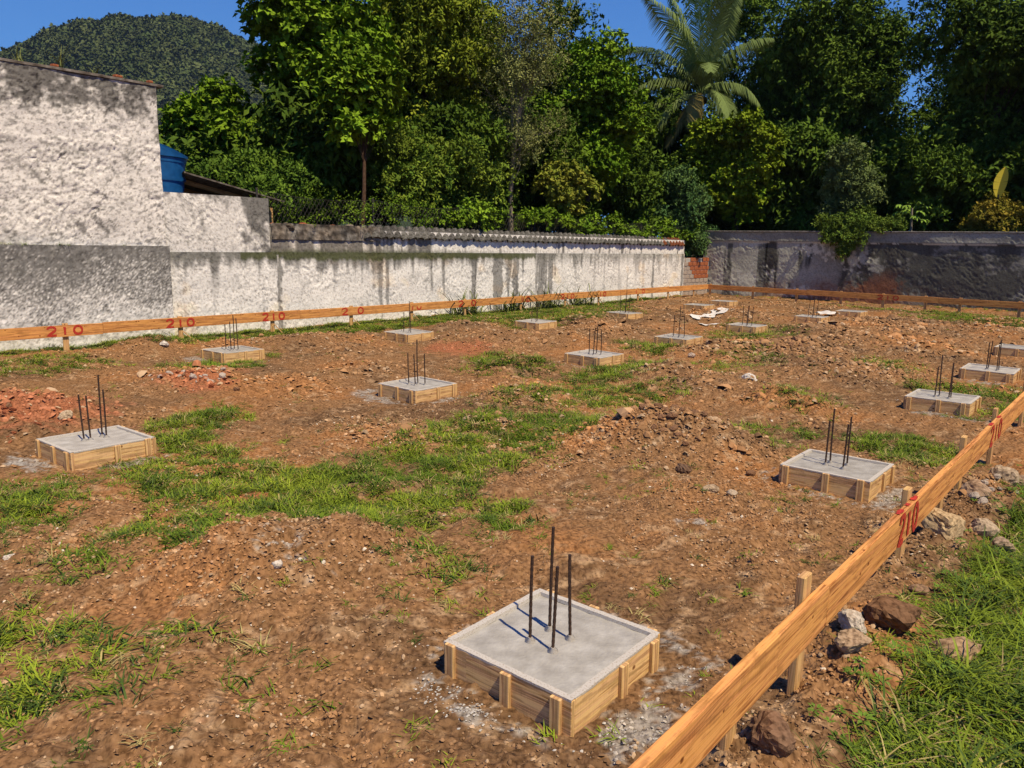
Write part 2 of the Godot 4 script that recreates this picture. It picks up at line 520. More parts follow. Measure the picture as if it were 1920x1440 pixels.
# ------------------------------------------------------------------ walls
func panel(mb: MB, o: Vector3, u: Vector3, w: Vector3, nrm: Vector3, lu: float, lw: float, step: float, disp: Callable, col: Callable) -> void:
	var nu := maxi(2, int(lu / step) + 1)
	var nv := maxi(2, int(lw / step) + 1)
	var P := PackedVector3Array(); P.resize(nu * nv)
	var Q := PackedVector3Array(); Q.resize(nu * nv)
	var U := PackedVector2Array(); U.resize(nu * nv)
	var C := PackedColorArray(); C.resize(nu * nv)
	for j in nv:
		for i in nu:
			var a := lu * i / (nu - 1)
			var b := lw * j / (nv - 1)
			var k := j * nu + i
			P[k] = o + u * a + w * b + nrm * (disp.call(a, b) as float)
			U[k] = Vector2(a, b)
			C[k] = col.call(a, b)
	for j in nv:
		for i in nu:
			var g := (P[mini(j + 1, nv - 1) * nu + i] - P[maxi(j - 1, 0) * nu + i]).cross(P[j * nu + mini(i + 1, nu - 1)] - P[j * nu + maxi(i - 1, 0)]).normalized()
			Q[j * nu + i] = g if g.dot(nrm) > 0.0 else -g
	mb.grid(nu, nv, P, Q, U, C, nrm)

func cbox(mb: MB, lo: Vector3, hi: Vector3, col: Color) -> void:
	var k := mb.v.size()
	mb.box(Transform3D(Basis.IDENTITY, (lo + hi) * 0.5), hi - lo, 0.01)
	while mb.c.size() < mb.v.size(): mb.c.append(col)

func swirl(a: float, b: float, s: float) -> float:
	# trowel relief of the render
	var wx := 0.35 * N2.get_noise_2d(a * 1.7 + s, b * 1.7)
	var wy := 0.35 * N2.get_noise_2d(a * 1.7 + 31.0 + s, b * 1.7)
	var r := absf(N3.get_noise_2d((a + wx) * 2.4 + s, (b + wy) * 4.6))
	var q := absf(N3.get_noise_2d((a + wx) * 5.5, (b - wy) * 8.0 + s))
	var on := smoothstep(-0.25, 0.25, N1.get_noise_2d(a * 0.9 + s, b * 0.9))
	return (0.026 * (0.35 - r) + 0.013 * (0.3 - q)) * (0.3 + 0.8 * on)

func crack_shade(a: float, b: float, s: float) -> float:
	# cracks and painted shade under the trowel ridges: thin broken dark lines
	var wx := 0.4 * N2.get_noise_2d(a * 1.5 + s, b * 1.5 + 4.0)
	var l := absf(N3.get_noise_2d(a * 2.2 + wx + s, b * 4.2 + wx * 2.0))
	var m := absf(N3.get_noise_2d(a * 4.6 - wx + s * 2.0, b * 6.4))
	var on := smoothstep(-0.2, 0.2, N1.get_noise_2d(a * 1.4 + s, b * 1.4 + 50.0))
	return maxf(smoothstep(0.05, 0.015, l), 0.7 * smoothstep(0.05, 0.015, m)) * on

func grey(v: float, warm := 0.0) -> Color:
	return Color(clampf(v * (1.0 + warm), 0.01, 0.85), clampf(v, 0.01, 0.85), clampf(v * (0.985 - warm), 0.01, 0.85))

func build_walls() -> void:
	# --- dark lower wall at the left, standing proud of the house wall above it
	var zr := -6.83
	var t := thing("plinth_wall", "low wall of speckled dark grey render under the tall white house wall", "wall", Vector3(-14.1, 0, -3.0))
	var mb := MB.new()
	var dsp := func(a: float, b: float) -> float: return 0.8 * swirl(a * 1.4, b * 1.4, 5.0) + 0.02 * N1.get_noise_2d(a * 0.7, b)
	var colr := func(a: float, b: float) -> Color:
		var sp := N3.get_noise_2d(a * 22.0, b * 24.0) + 0.6 * NR.get_noise_2d(a * 40.0, b * 40.0)
		var m := 0.5 * N1.get_noise_2d(a * 0.8 + 3.0, b * 1.2) + 0.3 * N2.get_noise_2d(a * 3.0, b * 2.0) + 1.1 * sp + (b - 0.95) * 1.0
		var g := lerpf(0.74, 0.19, smoothstep(-0.7, 0.75, m))
		return grey(g * (1.0 + 0.4 * N3.get_noise_2d(a * 6.0, b * 6.0)))
	panel(mb, Vector3(0, -0.15, -6.83 + 3.0), Vector3(0, 0, 1), Vector3(0, 1, 0), Vector3(1, 0, 0), 9.0, 1.89, 0.026, dsp, colr)
	cbox(mb, Vector3(-0.3, -0.15, -3.83), Vector3(-0.02, 1.735, 5.17), grey(0.16))
	part("rendered_face", mb.mesh(M.plaster), t)
	# --- tall house wall above it
	t = thing("house", "tall whitewashed rough plaster house wall with a thin dark roof edge", "house", Vector3(-14.24, 1.74, -3.0))
	mb = MB.new()
	dsp = func(a: float, b: float) -> float: return 1.25 * swirl(a * 0.8 + b * 0.25, b * 1.1, 50.0) + 0.035 * N1.get_noise_2d(a * 0.6, b * 0.8 + 9.0) + (0.007 if absf(b - 1.72 - 0.05 * N1.get_noise_2d(a, 3.0)) < 0.05 else 0.0)
	colr = func(a: float, b: float) -> Color:
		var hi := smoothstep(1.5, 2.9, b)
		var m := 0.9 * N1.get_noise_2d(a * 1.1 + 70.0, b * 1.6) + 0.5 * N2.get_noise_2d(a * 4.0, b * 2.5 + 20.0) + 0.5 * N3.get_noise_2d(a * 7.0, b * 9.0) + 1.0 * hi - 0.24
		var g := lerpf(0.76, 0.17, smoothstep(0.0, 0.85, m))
		var pit := N3.get_noise_2d(a * 6.0 + 11.0, b * 9.0)
		if pit > 0.36: g *= 0.55
		g *= 1.0 - 0.6 * crack_shade(a, b, 50.0)
		return grey(g, 0.02)
	panel(mb, Vector3(0, -0.02, -3.83), Vector3(0, 0, 1), Vector3(0, 1, 0), Vector3(1, 0, 0), 9.0, 2.83, 0.026, dsp, colr)
	cbox(mb, Vector3(-3.5, -0.6, -3.8), Vector3(-0.035, 2.79, 5.17), grey(0.4))
	part("wall", mb.mesh(M.plaster), t)
	var rm := MB.new()
	for k in 9:
		var z0 := -3.95 + k * 1.02
		rm.box(Transform3D(Basis(Vector3(1, 0, 0), rf(-0.003, 0.003)), Vector3(-1.83, 2.835 + 0.004 * (k % 2), z0 + 0.5)), Vector3(3.7, 0.045, 1.03), 0.006)
	var rp := part("roof", rm.mesh(M.sheet), t)
	for k in [[-3.2, 0.14], [-2.2, 0.1], [-3.75, 0.08]]:
		var rk := MB.new()
		rk.box(Transform3D(Basis(Vector3(0, 1, 0), 0.3), Vector3(-0.06, 2.885, k[0])), Vector3(0.1, 0.045, k[1]), 0.01)
		part("tile_fragment", rk.mesh(M.brick), rp)
	# --- long white wall
	t = thing("boundary_wall", "long weathered white boundary wall with scalloped tile capping along the plot", "wall", Vector3(-14.2, 0, zr))
	mb = MB.new()
	dsp = func(a: float, b: float) -> float: return swirl(a, b, 0.0) + 0.02 * N1.get_noise_2d(a * 0.6, b) - (0.03 if absf(a - 2.36) < 0.03 or absf(a - 17.9) < 0.05 else 0.0)
	colr = func(a: float, b: float) -> Color:
		var sx := N1.get_noise_2d(a * 2.6 + 8.0, b * 0.25) + 0.6 * N3.get_noise_2d(a * 5.5, b * 0.4)
		var m := 0.55 * N2.get_noise_2d(a * 1.3, b * 1.6) + 0.35 * N3.get_noise_2d(a * 7.0, b * 7.0)
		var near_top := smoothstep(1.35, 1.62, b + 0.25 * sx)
		var run := smoothstep(0.28, 0.5, sx + 0.18 * m + 0.28 * (b - 0.9)) * (1.0 if a > 5.0 and a < 14.0 else 0.45)
		var g := 0.82 * (1.0 - 0.35 * smoothstep(0.1, 0.6, m))
		g = lerpf(g, 0.24, 0.8 * run)
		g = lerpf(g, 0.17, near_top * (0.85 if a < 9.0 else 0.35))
		for s in [[2.36, 0.05], [8.35, 0.09], [9.35, 0.2], [10.1, 0.13], [11.3, 0.16], [17.9, 0.07], [20.1, 0.09]]:
			var dd: float = absf(a - s[0] - 0.04 * N1.get_noise_2d(b * 3.0, s[0])) / s[1]
			if dd < 1.0 + 0.5 * m: g = lerpf(g, 0.15, 0.75)
		g *= 1.0 - 0.5 * crack_shade(a, b, 3.0)
		var ochre := smoothstep(0.25, 0.5, N2.get_noise_2d(a * 0.9 + 77.0, b * 1.1)) * 0.14
		var c := grey(g, ochre * 0.8)
		var moss := smoothstep(1.585, 1.65, b + 0.07 * sx) * (1.0 if a > 1.5 and a < 11.0 else 0.2)
		return c.lerp(Color(0.07, 0.085, 0.03), moss * 0.85)
	panel(mb, Vector3(0, -0.15, 0), Vector3(0, 0, -1), Vector3(0, 1, 0), Vector3(1, 0, 0), 20.24, 1.78, 0.03, dsp, colr)
	cbox(mb, Vector3(-0.28, -0.15, -20.23), Vector3(-0.03, 1.6, 0.0), grey(0.4))
	part("lower_wall", mb.mesh(M.plaster), t)
	# set-back course above the ledge
	mb = MB.new()
	colr = func(a: float, b: float) -> Color:
		var sx := N1.get_noise_2d(a * 3.0 + 8.0, b * 0.4) + 0.6 * N3.get_noise_2d(a * 6.5, b * 0.8)
		var g := lerpf(0.78, 0.2, smoothstep(-0.1, 0.5, sx + (0.7 if a < 2.4 else (0.4 if a < 4.6 else -0.22))))
		g *= 1.0 + 0.35 * N3.get_noise_2d(a * 9.0, b * 9.0)
		var c := grey(g, 0.05 if a < 3.0 else 0.01)
		var moss := smoothstep(0.16, 0.0, b + 0.06 * sx) * smoothstep(8.0, 5.0, a)
		return c.lerp(Color(0.07, 0.085, 0.03), moss * 0.85)
	dsp = func(a: float, b: float) -> float: return 1.1 * swirl(a, b, 22.0)
	panel(mb, Vector3(-0.035, 1.58, -2.2), Vector3(0, 0, -1), Vector3(0, 1, 0), Vector3(1, 0, 0), 18.04, 0.56, 0.038, dsp, colr)
	cbox(mb, Vector3(-0.28, 1.602, -20.23), Vector3(-0.1, 2.1, -2.2), grey(0.3))
	part("upper_wall", mb.mesh(M.plaster), t)
	# raised stretch beside the house
	mb = MB.new()
	dsp = func(a: float, b: float) -> float: return 1.3 * swirl(a, b * 0.8, 80.0)
	colr = func(a: float, b: float) -> Color:
		var m := 0.7 * N1.get_noise_2d(a * 1.5 + 20.0, b * 1.5) + 0.6 * N3.get_noise_2d(a * 5.0, b * 3.0) + 0.55 * smoothstep(0.4, 1.05, b) + 0.8 * smoothstep(1.2, 2.2, a) - 0.4
		return grey(lerpf(0.74, 0.2, smoothstep(-0.15, 0.6, m)) * (1.0 - 0.6 * crack_shade(a, b, 80.0)), 0.01)
	panel(mb, Vector3(-0.05, 1.6, 0.0), Vector3(0, 0, -1), Vector3(0, 1, 0), Vector3(1, 0, 0), 2.2, 1.12, 0.026, dsp, colr)
	cbox(mb, Vector3(-0.28, 1.602, -2.19), Vector3(-0.085, 2.715, 0.0), grey(0.3))
	part("raised_wall", mb.mesh(M.plaster), t)
	# broken mortar and brick where it steps down
	for k in 9:
		var rk := rock_mesh(900 + k, Vector3(rf(0.08, 0.16), rf(0.06, 0.1), rf(0.08, 0.2)), [Color(0.33, 0.13, 0.07), Color(0.25, 0.22, 0.19), Color(0.16, 0.14, 0.11)][k % 3])
		var o := part("rubble_piece", rk, t, Vector3(-0.13 + rf(-0.05, 0.03), 2.16 + rf(-0.02, 0.05) - k * 0.004, -2.28 - k * rf(0.2, 0.31)))
		o.rotation = Vector3(rf(-0.3, 0.3), rf(0, 3), rf(-0.3, 0.3))
	# rough mortar top left of the tiles
	mb = MB.new()
	dsp = func(a: float, b: float) -> float: return 1.6 * swirl(a * 1.3, b * 1.6, 140.0) + 0.03 * N1.get_noise_2d(a * 1.3, b * 2.0)
	colr = func(a: float, b: float) -> Color:
		var g := 0.15 + 0.16 * N3.get_noise_2d(a * 6.0, b * 6.0) + 0.14 * N1.get_noise_2d(a * 2.0, b * 2.0)
		return grey(maxf(g, 0.05), 0.1 + 0.12 * N2.get_noise_2d(a * 2.5, b * 2.5))
	panel(mb, Vector3(-0.0, 1.9, -2.22), Vector3(0, 0, -1), Vector3(0, 1, 0), Vector3(1, 0, 0), 2.9, 0.33, 0.035, dsp, colr)
	cbox(mb, Vector3(-0.27, 1.9, -5.12), Vector3(-0.03, 2.215, -2.22), grey(0.17, 0.06))
	part("mortar_cap", mb.mesh(M.plaster), t)
	# barrel tiles laid across the top, each lapping the next
	var tm := []
	for k in 3:
		var tb := MB.new()
		tile_shape(tb, 0.128, 0.33 + 0.012 * k, k)
		tm.append(tb)
	var z := -4.75
	var idx := 0
	while z > -20.2:
		var late := z < -19.1
		var w := 0.232
		var tb: MB = tm[idx % 3]
		var g := 0.13 + 0.11 * R.randf() + (0.03 if idx % 5 == 0 else 0.0)
		var cc := Color(g, g * 0.98, g * 0.94)
		if late or (z < -18.2 and idx % 4 == 0): cc = Color(0.34, 0.12, 0.06) * rf(0.7, 1.1)
		var key := "tile%d_%d" % [idx % 3, int(cc.r * 12.0) * 10 + int(cc.b * 12.0)]
		if not M.has(key):
			tb.c.resize(tb.v.size())
			tb.c.fill(Color(cc.r, cc.g, cc.b))
			M[key] = tb.mesh(M.tile)
		var o := part("cap_tile", M[key], t, Vector3(-0.095 + rf(-0.01, 0.01), 2.085 + rf(-0.012, 0.012) - 0.002 * (-z - 4.7), z))
		o.rotation = Vector3(rf(-0.03, 0.03), rf(-0.04, 0.04), -0.98 + rf(-0.05, 0.05))
		z -= w
		idx += 1
	# bed of mortar under the tiles
	mb = MB.new()
	cbox(mb, Vector3(-0.27, 2.05, -20.2), Vector3(-0.085, 2.17, -4.65), grey(0.14, 0.03))
	part("mortar_bed", mb.mesh(M.plaster), t)
	# --- brick stub at the corner
	t = thing("brick_pier", "low pier of bare orange bricks patched with whitewash in the corner", "pier", Vector3(-14.2, 0, -27.1))
	mb = MB.new()
	cbox(mb, Vector3(-0.25, -0.15, -2.15), Vector3(-0.035, 1.46, 0.0), grey(0.42))
	part("mortar_core", mb.mesh(M.plaster), t)
	for r in 9:
		var x := -0.02 - (0.17 if r % 2 == 0 else 0.0)
		if r % 2 == 0: brick(t, r, -0.01, 0.155)
		while x > -2.1:
			var w := minf(0.33, 2.14 + x)
			if w > 0.08 and not (r == 8 and R.randf() < 0.4): brick(t, r, x, w)
			x -= 0.345
	# --- back wall
	t = thing("rear_wall", "tall blackened grey concrete wall, sun painted in at left and tree shade at right, with peeling patches across the back of the plot", "wall", Vector3(-14.5, 0, -29.3))
	mb = MB.new()
	dsp = func(a: float, b: float) -> float: return 1.2 * swirl(a, b, 200.0) + 0.03 * N1.get_noise_2d(a * 0.5, b * 0.7) + (0.03 if b > 2.32 else 0.0) + (0.012 if absf(b - 2.3) < 0.03 else 0.0)
	colr = func(a: float, b: float) -> Color:
		var sx := N1.get_noise_2d(a * 1.2 + 30.0, b * 0.22) + 0.5 * N3.get_noise_2d(a * 3.0, b * 0.4)
		var m := N2.get_noise_2d(a * 0.7 + 5.0, b * 0.9) + 0.5 * N3.get_noise_2d(a * 5.0, b * 5.0)
		var g := 0.38 - 0.29 * smoothstep(2.6, 7.5, a + 1.5 * m)  # sunlit left end and tree-shaded right part painted into the base tone
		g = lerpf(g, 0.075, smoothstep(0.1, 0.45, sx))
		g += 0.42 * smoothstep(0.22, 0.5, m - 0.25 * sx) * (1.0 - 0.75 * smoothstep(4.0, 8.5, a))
		if b > 2.3: g = 0.26 + 0.1 * m
		if absf(b - 2.29) < 0.03 and m > -0.15: g = 0.5
		if a > 0.9 and a < 1.25 and sx > -0.4 and b < 2.2: g *= 0.35
		if a > 2.3 and a < 2.65 and sx > -0.4 and b < 2.2: g *= 0.35
		var red := smoothstep(0.9, 0.2, b + 0.5 * m) * smoothstep(1.5, 4.0, a) * smoothstep(10.0, 6.5, a)
		red = maxf(red, smoothstep(0.35, 0.1, absf(a - 6.4 - b * 0.45) * 0.5 + 0.5 * m) * smoothstep(1.6, 0.7, b))
		g = clampf(g * 1.15, 0.03, 0.6)
		var c := Color(g * 1.05, g * 1.08, g * 0.93)
		return c.lerp(Color(0.30, 0.13, 0.075) * (1.0 + 0.5 * m), clampf(red * 0.85, 0.0, 1.0))
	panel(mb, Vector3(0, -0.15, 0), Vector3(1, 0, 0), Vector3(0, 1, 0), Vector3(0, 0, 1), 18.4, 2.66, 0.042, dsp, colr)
	cbox(mb, Vector3(0.0, -0.15, -0.25), Vector3(18.4, 2.495, -0.03), grey(0.2))
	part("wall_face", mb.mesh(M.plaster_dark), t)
	for k in 6:
		var sb := MB.new()
		sb.box(Transform3D(Basis(Vector3(0, 0, 1), rf(-0.004, 0.004)), Vector3(1.5 + 3.0 * k, 2.535, -0.1)), Vector3(2.98, 0.05, 0.34), 0.012, 0)
		part("coping_slab", sb.mesh(M.old_concrete), t)

func brick(t: Node, r: int, x: float, w: float) -> void:
	# x: where it starts along -z, w: its length
	var key := "brick_mesh_%d_%d" % [int(w * 100), R.randi() % 3]
	var bare := r >= 4 and x < -0.2 and x > -2.1 and not (r <= 5 and x > -0.7)
	var k2 := key + ("o" if bare else "w")
	if not M.has(k2):
		var b := MB.new()
		b.box(Transform3D(Basis(Vector3(0, 1, 0), rf(-0.01, 0.01)), Vector3(0, 0, -w * 0.5 + 0.008)), Vector3(0.2, 0.148, w - 0.018), 0.01)
		M[k2] = b.mesh(M.brick if bare else M.white_brick)
	var o := part("brick", M[k2], t, Vector3(-0.112 + rf(-0.008, 0.012), 0.08 + r * 0.165, x))
	o.rotation.y = rf(-0.012, 0.012)

func tile_shape(mb: MB, rad: float, length: float, sd: int) -> void:
	# half barrel, hollow side down, axis along x; lies across the wall
	var n := 8
	for e in 2:
		pass
	var th := 0.016
	for i in n:
		var a0 := PI * i / n
		var a1 := PI * (i + 1) / n
		var o0 := Vector3(0, 0.75 * sin(a0), cos(a0))
		var o1 := Vector3(0, 0.75 * sin(a1), cos(a1))
		var x0 := -length * 0.5
		var x1 := length * 0.5 + 0.01 * sin(sd * 3.0 + i)
		var X0 := Vector3(x0, 0, 0)
		var X1 := Vector3(x1, 0, 0)
		var ra := rad
		mb.quad(X0 + o0 * ra * 0.85, X0 + o1 * ra * 0.85, X1 + o1 * ra, X1 + o0 * ra, o0 + o1)
		mb.quad(X0 + o0 * (ra * 0.85 - th), X0 + o1 * (ra * 0.85 - th), X1 + o1 * (ra - th), X1 + o0 * (ra - th), -o0 - o1)
		mb.quad(X1 + o0 * ra, X1 + o1 * ra, X1 + o1 * (ra - th), X1 + o0 * (ra - th), Vector3(1, 0, 0))
		mb.quad(X0 + o0 * ra * 0.85, X0 + o1 * ra * 0.85, X0 + o1 * (ra * 0.85 - th), X0 + o0 * (ra * 0.85 - th), Vector3(-1, 0, 0))

# ------------------------------------------------------------------ stones
func rock_mesh(sd: int, size: Vector3, col: Color, sub := 5, cuts := 7) -> ArrayMesh:
	var rr := RandomNumberGenerator.new()
	rr.seed = sd
	var f := FastNoiseLite.new()
	f.seed = sd
	f.frequency = 1.0
	f.fractal_octaves = 3
	var pl := []
	for k in cuts:
		var z := rr.randf_range(-1, 1)
		var a := rr.randf() * TAU
		var q := sqrt(1.0 - z * z)
		pl.append([Vector3(q * cos(a), z, q * sin(a)), rr.randf_range(0.55, 0.85)])
	var mb := MB.new()
	for ax in 3:
		for s in [-1.0, 1.0]:
			var pts := []
			for j in sub + 1:
				for i in sub + 1:
					var p := Vector3.ZERO
					p[ax] = s
					p[(ax + 1) % 3] = 2.0 * i / sub - 1.0
					p[(ax + 2) % 3] = 2.0 * j / sub - 1.0
					p = p.normalized()
					var l := 1.0
					for c in pl:
						var d: float = p.dot(c[0])
						if d > 0.01: l = minf(l, (c[1] as float) / d)
					l += 0.16 * f.get_noise_3d(p.x * 2.4, p.y * 2.4, p.z * 2.4)
					pts.append(p * l * size)
			for j in sub:
				for i in sub:
					var a: Vector3 = pts[j * (sub + 1) + i]
					var b: Vector3 = pts[j * (sub + 1) + i + 1]
					var c: Vector3 = pts[(j + 1) * (sub + 1) + i + 1]
					var d: Vector3 = pts[(j + 1) * (sub + 1) + i]
					mb.quad(a, b, c, d, a + b + c + d)
	mb.c.resize(mb.v.size())
	mb.c.fill(col)
	return mb.mesh(M.rock)

# ------------------------------------------------------------------ footings
func cleat_mesh(h: float, w: float, key: String) -> ArrayMesh:
	if not M.has(key):
		var b := MB.new()
		b.box(Transform3D(Basis.IDENTITY, Vector3(0, h * 0.5 - 0.05, 0)), Vector3(w, h, 0.02), 0.003, 1, Vector2(rf(0, 2), rf(0, 1)))
		M[key] = b.mesh(M.form)
	return M[key]

func build_footing(at: Vector2, label: String, bars: Array, sd: int, size := 0.652, hh := 0.15) -> void:
	R.seed = 7000 + sd
	var gy := 0.0
	var t := thing("pad_footing", label, "footing", Vector3(at.x, gy, at.y), "concrete pad footings in timber forms")
	t.rotation = Vector3(rf(-0.012, 0.012), rf(-0.035, 0.035), rf(-0.012, 0.012)) if sd > 0 else Vector3(0.004, 0.01, 0.006)
	var h := size * 0.5
	var th := 0.024
	# four form boards
	for k in 4:
		var b := MB.new()
		var l := size + (2.0 * th if k < 2 else 0.0)
		b.box(Transform3D(Basis.IDENTITY, Vector3(0, (hh - 0.06) * 0.5 + rf(-0.003, 0.003), 0)), Vector3(l, hh + 0.06, th), 0.003, 0, Vector2(rf(0, 2), rf(0, 1)))
		var o := part("form_board", b.mesh(M.form if k % 2 == 0 else M.form_b), t)
		o.rotation.y = [0.0, 0.0, PI / 2, PI / 2][k]
		o.position = [Vector3(0, 0, h + th * 0.5), Vector3(0, 0, -h - th * 0.5), Vector3(h + th * 0.5, 0, 0), Vector3(-h - th * 0.5, 0, 0)][k]
	# cement-smeared top edges
	for k in 4:
		var b := MB.new()
		var l := size + (1.9 * th if k < 2 else -0.002)
		var n := 16
		for i in n:
			var x0 := -l * 0.5 + l * i / n
			var x1 := -l * 0.5 + l * (i + 1) / n
			var y0 := hh + 0.004 + 0.002 * N3.get_noise_2d(x0 * 12.0 + sd, k * 9.0)
			var y1 := hh + 0.004 + 0.002 * N3.get_noise_2d(x1 * 12.0 + sd, k * 9.0)
			var w0 := 0.0128 + 0.003 * N3.get_noise_2d(x0 * 12.0 + sd, k * 19.0 + 5.0)
			var w1 := 0.0128 + 0.003 * N3.get_noise_2d(x1 * 12.0 + sd, k * 19.0 + 5.0)
			b.quad(Vector3(x0, y0, -0.018), Vector3(x1, y1, -0.018), Vector3(x1, y1, w1), Vector3(x0, y0, w0), Vector3.UP)
			b.quad(Vector3(x0, y0, w0), Vector3(x1, y1, w1), Vector3(x1, hh - 0.006, w1), Vector3(x0, hh - 0.006, w0), Vector3(0, 0, 1))
			b.quad(Vector3(x0, y0, -0.018), Vector3(x1, y1, -0.018), Vector3(x1, hh - 0.014, -0.02), Vector3(x0, hh - 0.014, -0.02), Vector3(0, 0, -1))
		var o := part("cement_smear", b.mesh(M.rim), t)
		o.rotation.y = [0.0, PI, PI / 2, -PI / 2][k]
		o.position = [Vector3(0, 0, h + th * 0.5), Vector3(0, 0, -h - th * 0.5), Vector3(h + th * 0.5, 0, 0), Vector3(-h - th * 0.5, 0, 0)][k]
	# cleats nailed outside
	var cm := cleat_mesh(hh + 0.055, 0.052, "cleat_mesh")
	for k in 4:
		for s in [-0.92, 0.06, 0.86]:
			var d := h + th + 0.0102
			var a: float = s * h
			if k >= 2 and s < -0.9 : continue
			var o := part("cleat", cm, t)
			o.rotation.y = [0.0, PI, PI / 2, -PI / 2][k] + rf(-0.03, 0.03)
			o.position = [Vector3(a, 0, d), Vector3(-a, 0, -d), Vector3(d, 0, -a), Vector3(-d, 0, a)][k] + Vector3(0, rf(-0.012, 0.004), 0)
	# the pour
	var c := MB.new()
	var n := 22
	var P := PackedVector3Array(); var Q := PackedVector3Array(); var U := PackedVector2Array()
	for j in n:
		for i in n:
			var x := -h + size * i / (n - 1)
			var z := -h + size * j / (n - 1)
			P.append(Vector3(x, hh - 0.014 + 0.004 * N3.get_noise_2d(x * 9.0 + sd * 3.0, z * 9.0) + 0.002 * N3.get_noise_2d(x * 30.0, z * 30.0 + sd), z))
			U.append(Vector2(x, z))
	for j in n:
		for i in n:
			Q.append((P[mini(j + 1, n - 1) * n + i] - P[maxi(j - 1, 0) * n + i]).cross(P[j * n + mini(i + 1, n - 1)] - P[j * n + maxi(i - 1, 0)]).normalized())
	c.grid(n, n, P, Q, U, PackedColorArray(), Vector3.UP)
	part("concrete_pad", c.mesh([M.concrete, M.concrete_b, M.concrete_c][sd % 3]), t)
	# starter bars
	for b in bars:
		var m := MB.new()
		var pts := []
		var rad := []
		var lean := Vector3(rf(-0.03, 0.03), 0, rf(-0.03, 0.03))
		var steps := 26
		for i in steps + 1:
			var y: float = hh - 0.03 + (b[2] + 0.03) * i / steps
			pts.append(Vector3(b[0], y, b[1]) + lean * (y - hh) + Vector3(lean.z, 0, -lean.x) * 0.5 * sin((y - hh) * 5.0) * 0.35)
			rad.append(0.0068 + (0.0013 if i % 2 == 0 else 0.0))
		m.tube(pts, rad, 7)
		part("rebar", m.mesh(M.rebar), t)
		var cl := MB.new()
		cl.tube([Vector3(b[0], hh - 0.02, b[1]), Vector3(b[0], hh - 0.006, b[1]), Vector3(b[0], hh + 0.006, b[1])], [0.03, 0.022, 0.010], 8)
		part("cement_collar", cl.mesh(M.rim), t)

# ------------------------------------------------------------------ batter boards
func stroke(mb: MB, pts: Array, w: float, o: Vector3, u: Vector3, v: Vector3, nrm: Vector3, sd: float) -> void:
	for i in pts.size() - 1:
		var a: Vector2 = pts[i]
		var b: Vector2 = pts[i + 1]
		var d := (b - a).normalized()
		var pa: Vector2 = (a - (pts[i - 1] as Vector2)).normalized() if i > 0 else d
		var pb: Vector2 = ((pts[i + 2] as Vector2) - b).normalized() if i < pts.size() - 2 else d
		var na := (d + pa).normalized().orthogonal()
		var nb := (d + pb).normalized().orthogonal()
		var wa := w * (0.5 + 0.16 * N3.get_noise_2d(a.x * 60.0 + sd, a.y * 60.0))
		var wb := w * (0.5 + 0.16 * N3.get_noise_2d(b.x * 60.0 + sd, b.y * 60.0))
		var q := [a + na * wa, b + nb * wb, b - nb * wb, a - na * wa]
		var z := []
		for p in q: z.append(o + u * p.x + v * p.y + nrm * 0.0022)
		mb.quad(z[0], z[1], z[2], z[3], nrm)

func digits(parent: Node, o: Vector3, u: Vector3, nrm: Vector3, width: float, height: float, only := "210", sd := 1.0, label := "") -> void:
	var x := 0.0
	var dw := width / 3.0
	for k in only.length():
		var ch := only[k]
		var mb := MB.new()
		var pts := []
		if ch == "2":
			for i in 11:
				var a := PI * 0.95 - PI * 1.2 * i / 10.0
				pts.append(Vector2(0.5 + 0.36 * cos(a), 0.70 + 0.26 * sin(a)))
			pts.append(Vector2(0.42, 0.28)); pts.append(Vector2(0.12, 0.07)); pts.append(Vector2(0.5, 0.05)); pts.append(Vector2(0.92, 0.08))
		elif ch == "1":
			pts = [Vector2(0.48, 0.9), Vector2(0.5, 0.6), Vector2(0.49, 0.3), Vector2(0.51, 0.08)]
		elif ch == "0":
			for i in 17:
				var a := TAU * i / 16.0 + 1.3
				pts.append(Vector2(0.5 + 0.37 * cos(a), 0.5 + 0.43 * sin(a)))
		var sc := []
		for p in pts: sc.append(Vector2(x + p.x * dw * 0.85, p.y * height))
		if sc.size() > 1:
			stroke(mb, sc, 0.032 * height / 0.16 + 0.004, o, u, Vector3.UP, nrm, sd + k * 3.1)
			var p := part("painted_digit", mb.mesh(M.paint), parent)
			tag(p, "red hand painted figure %s on the board" % ch)
		x += dw

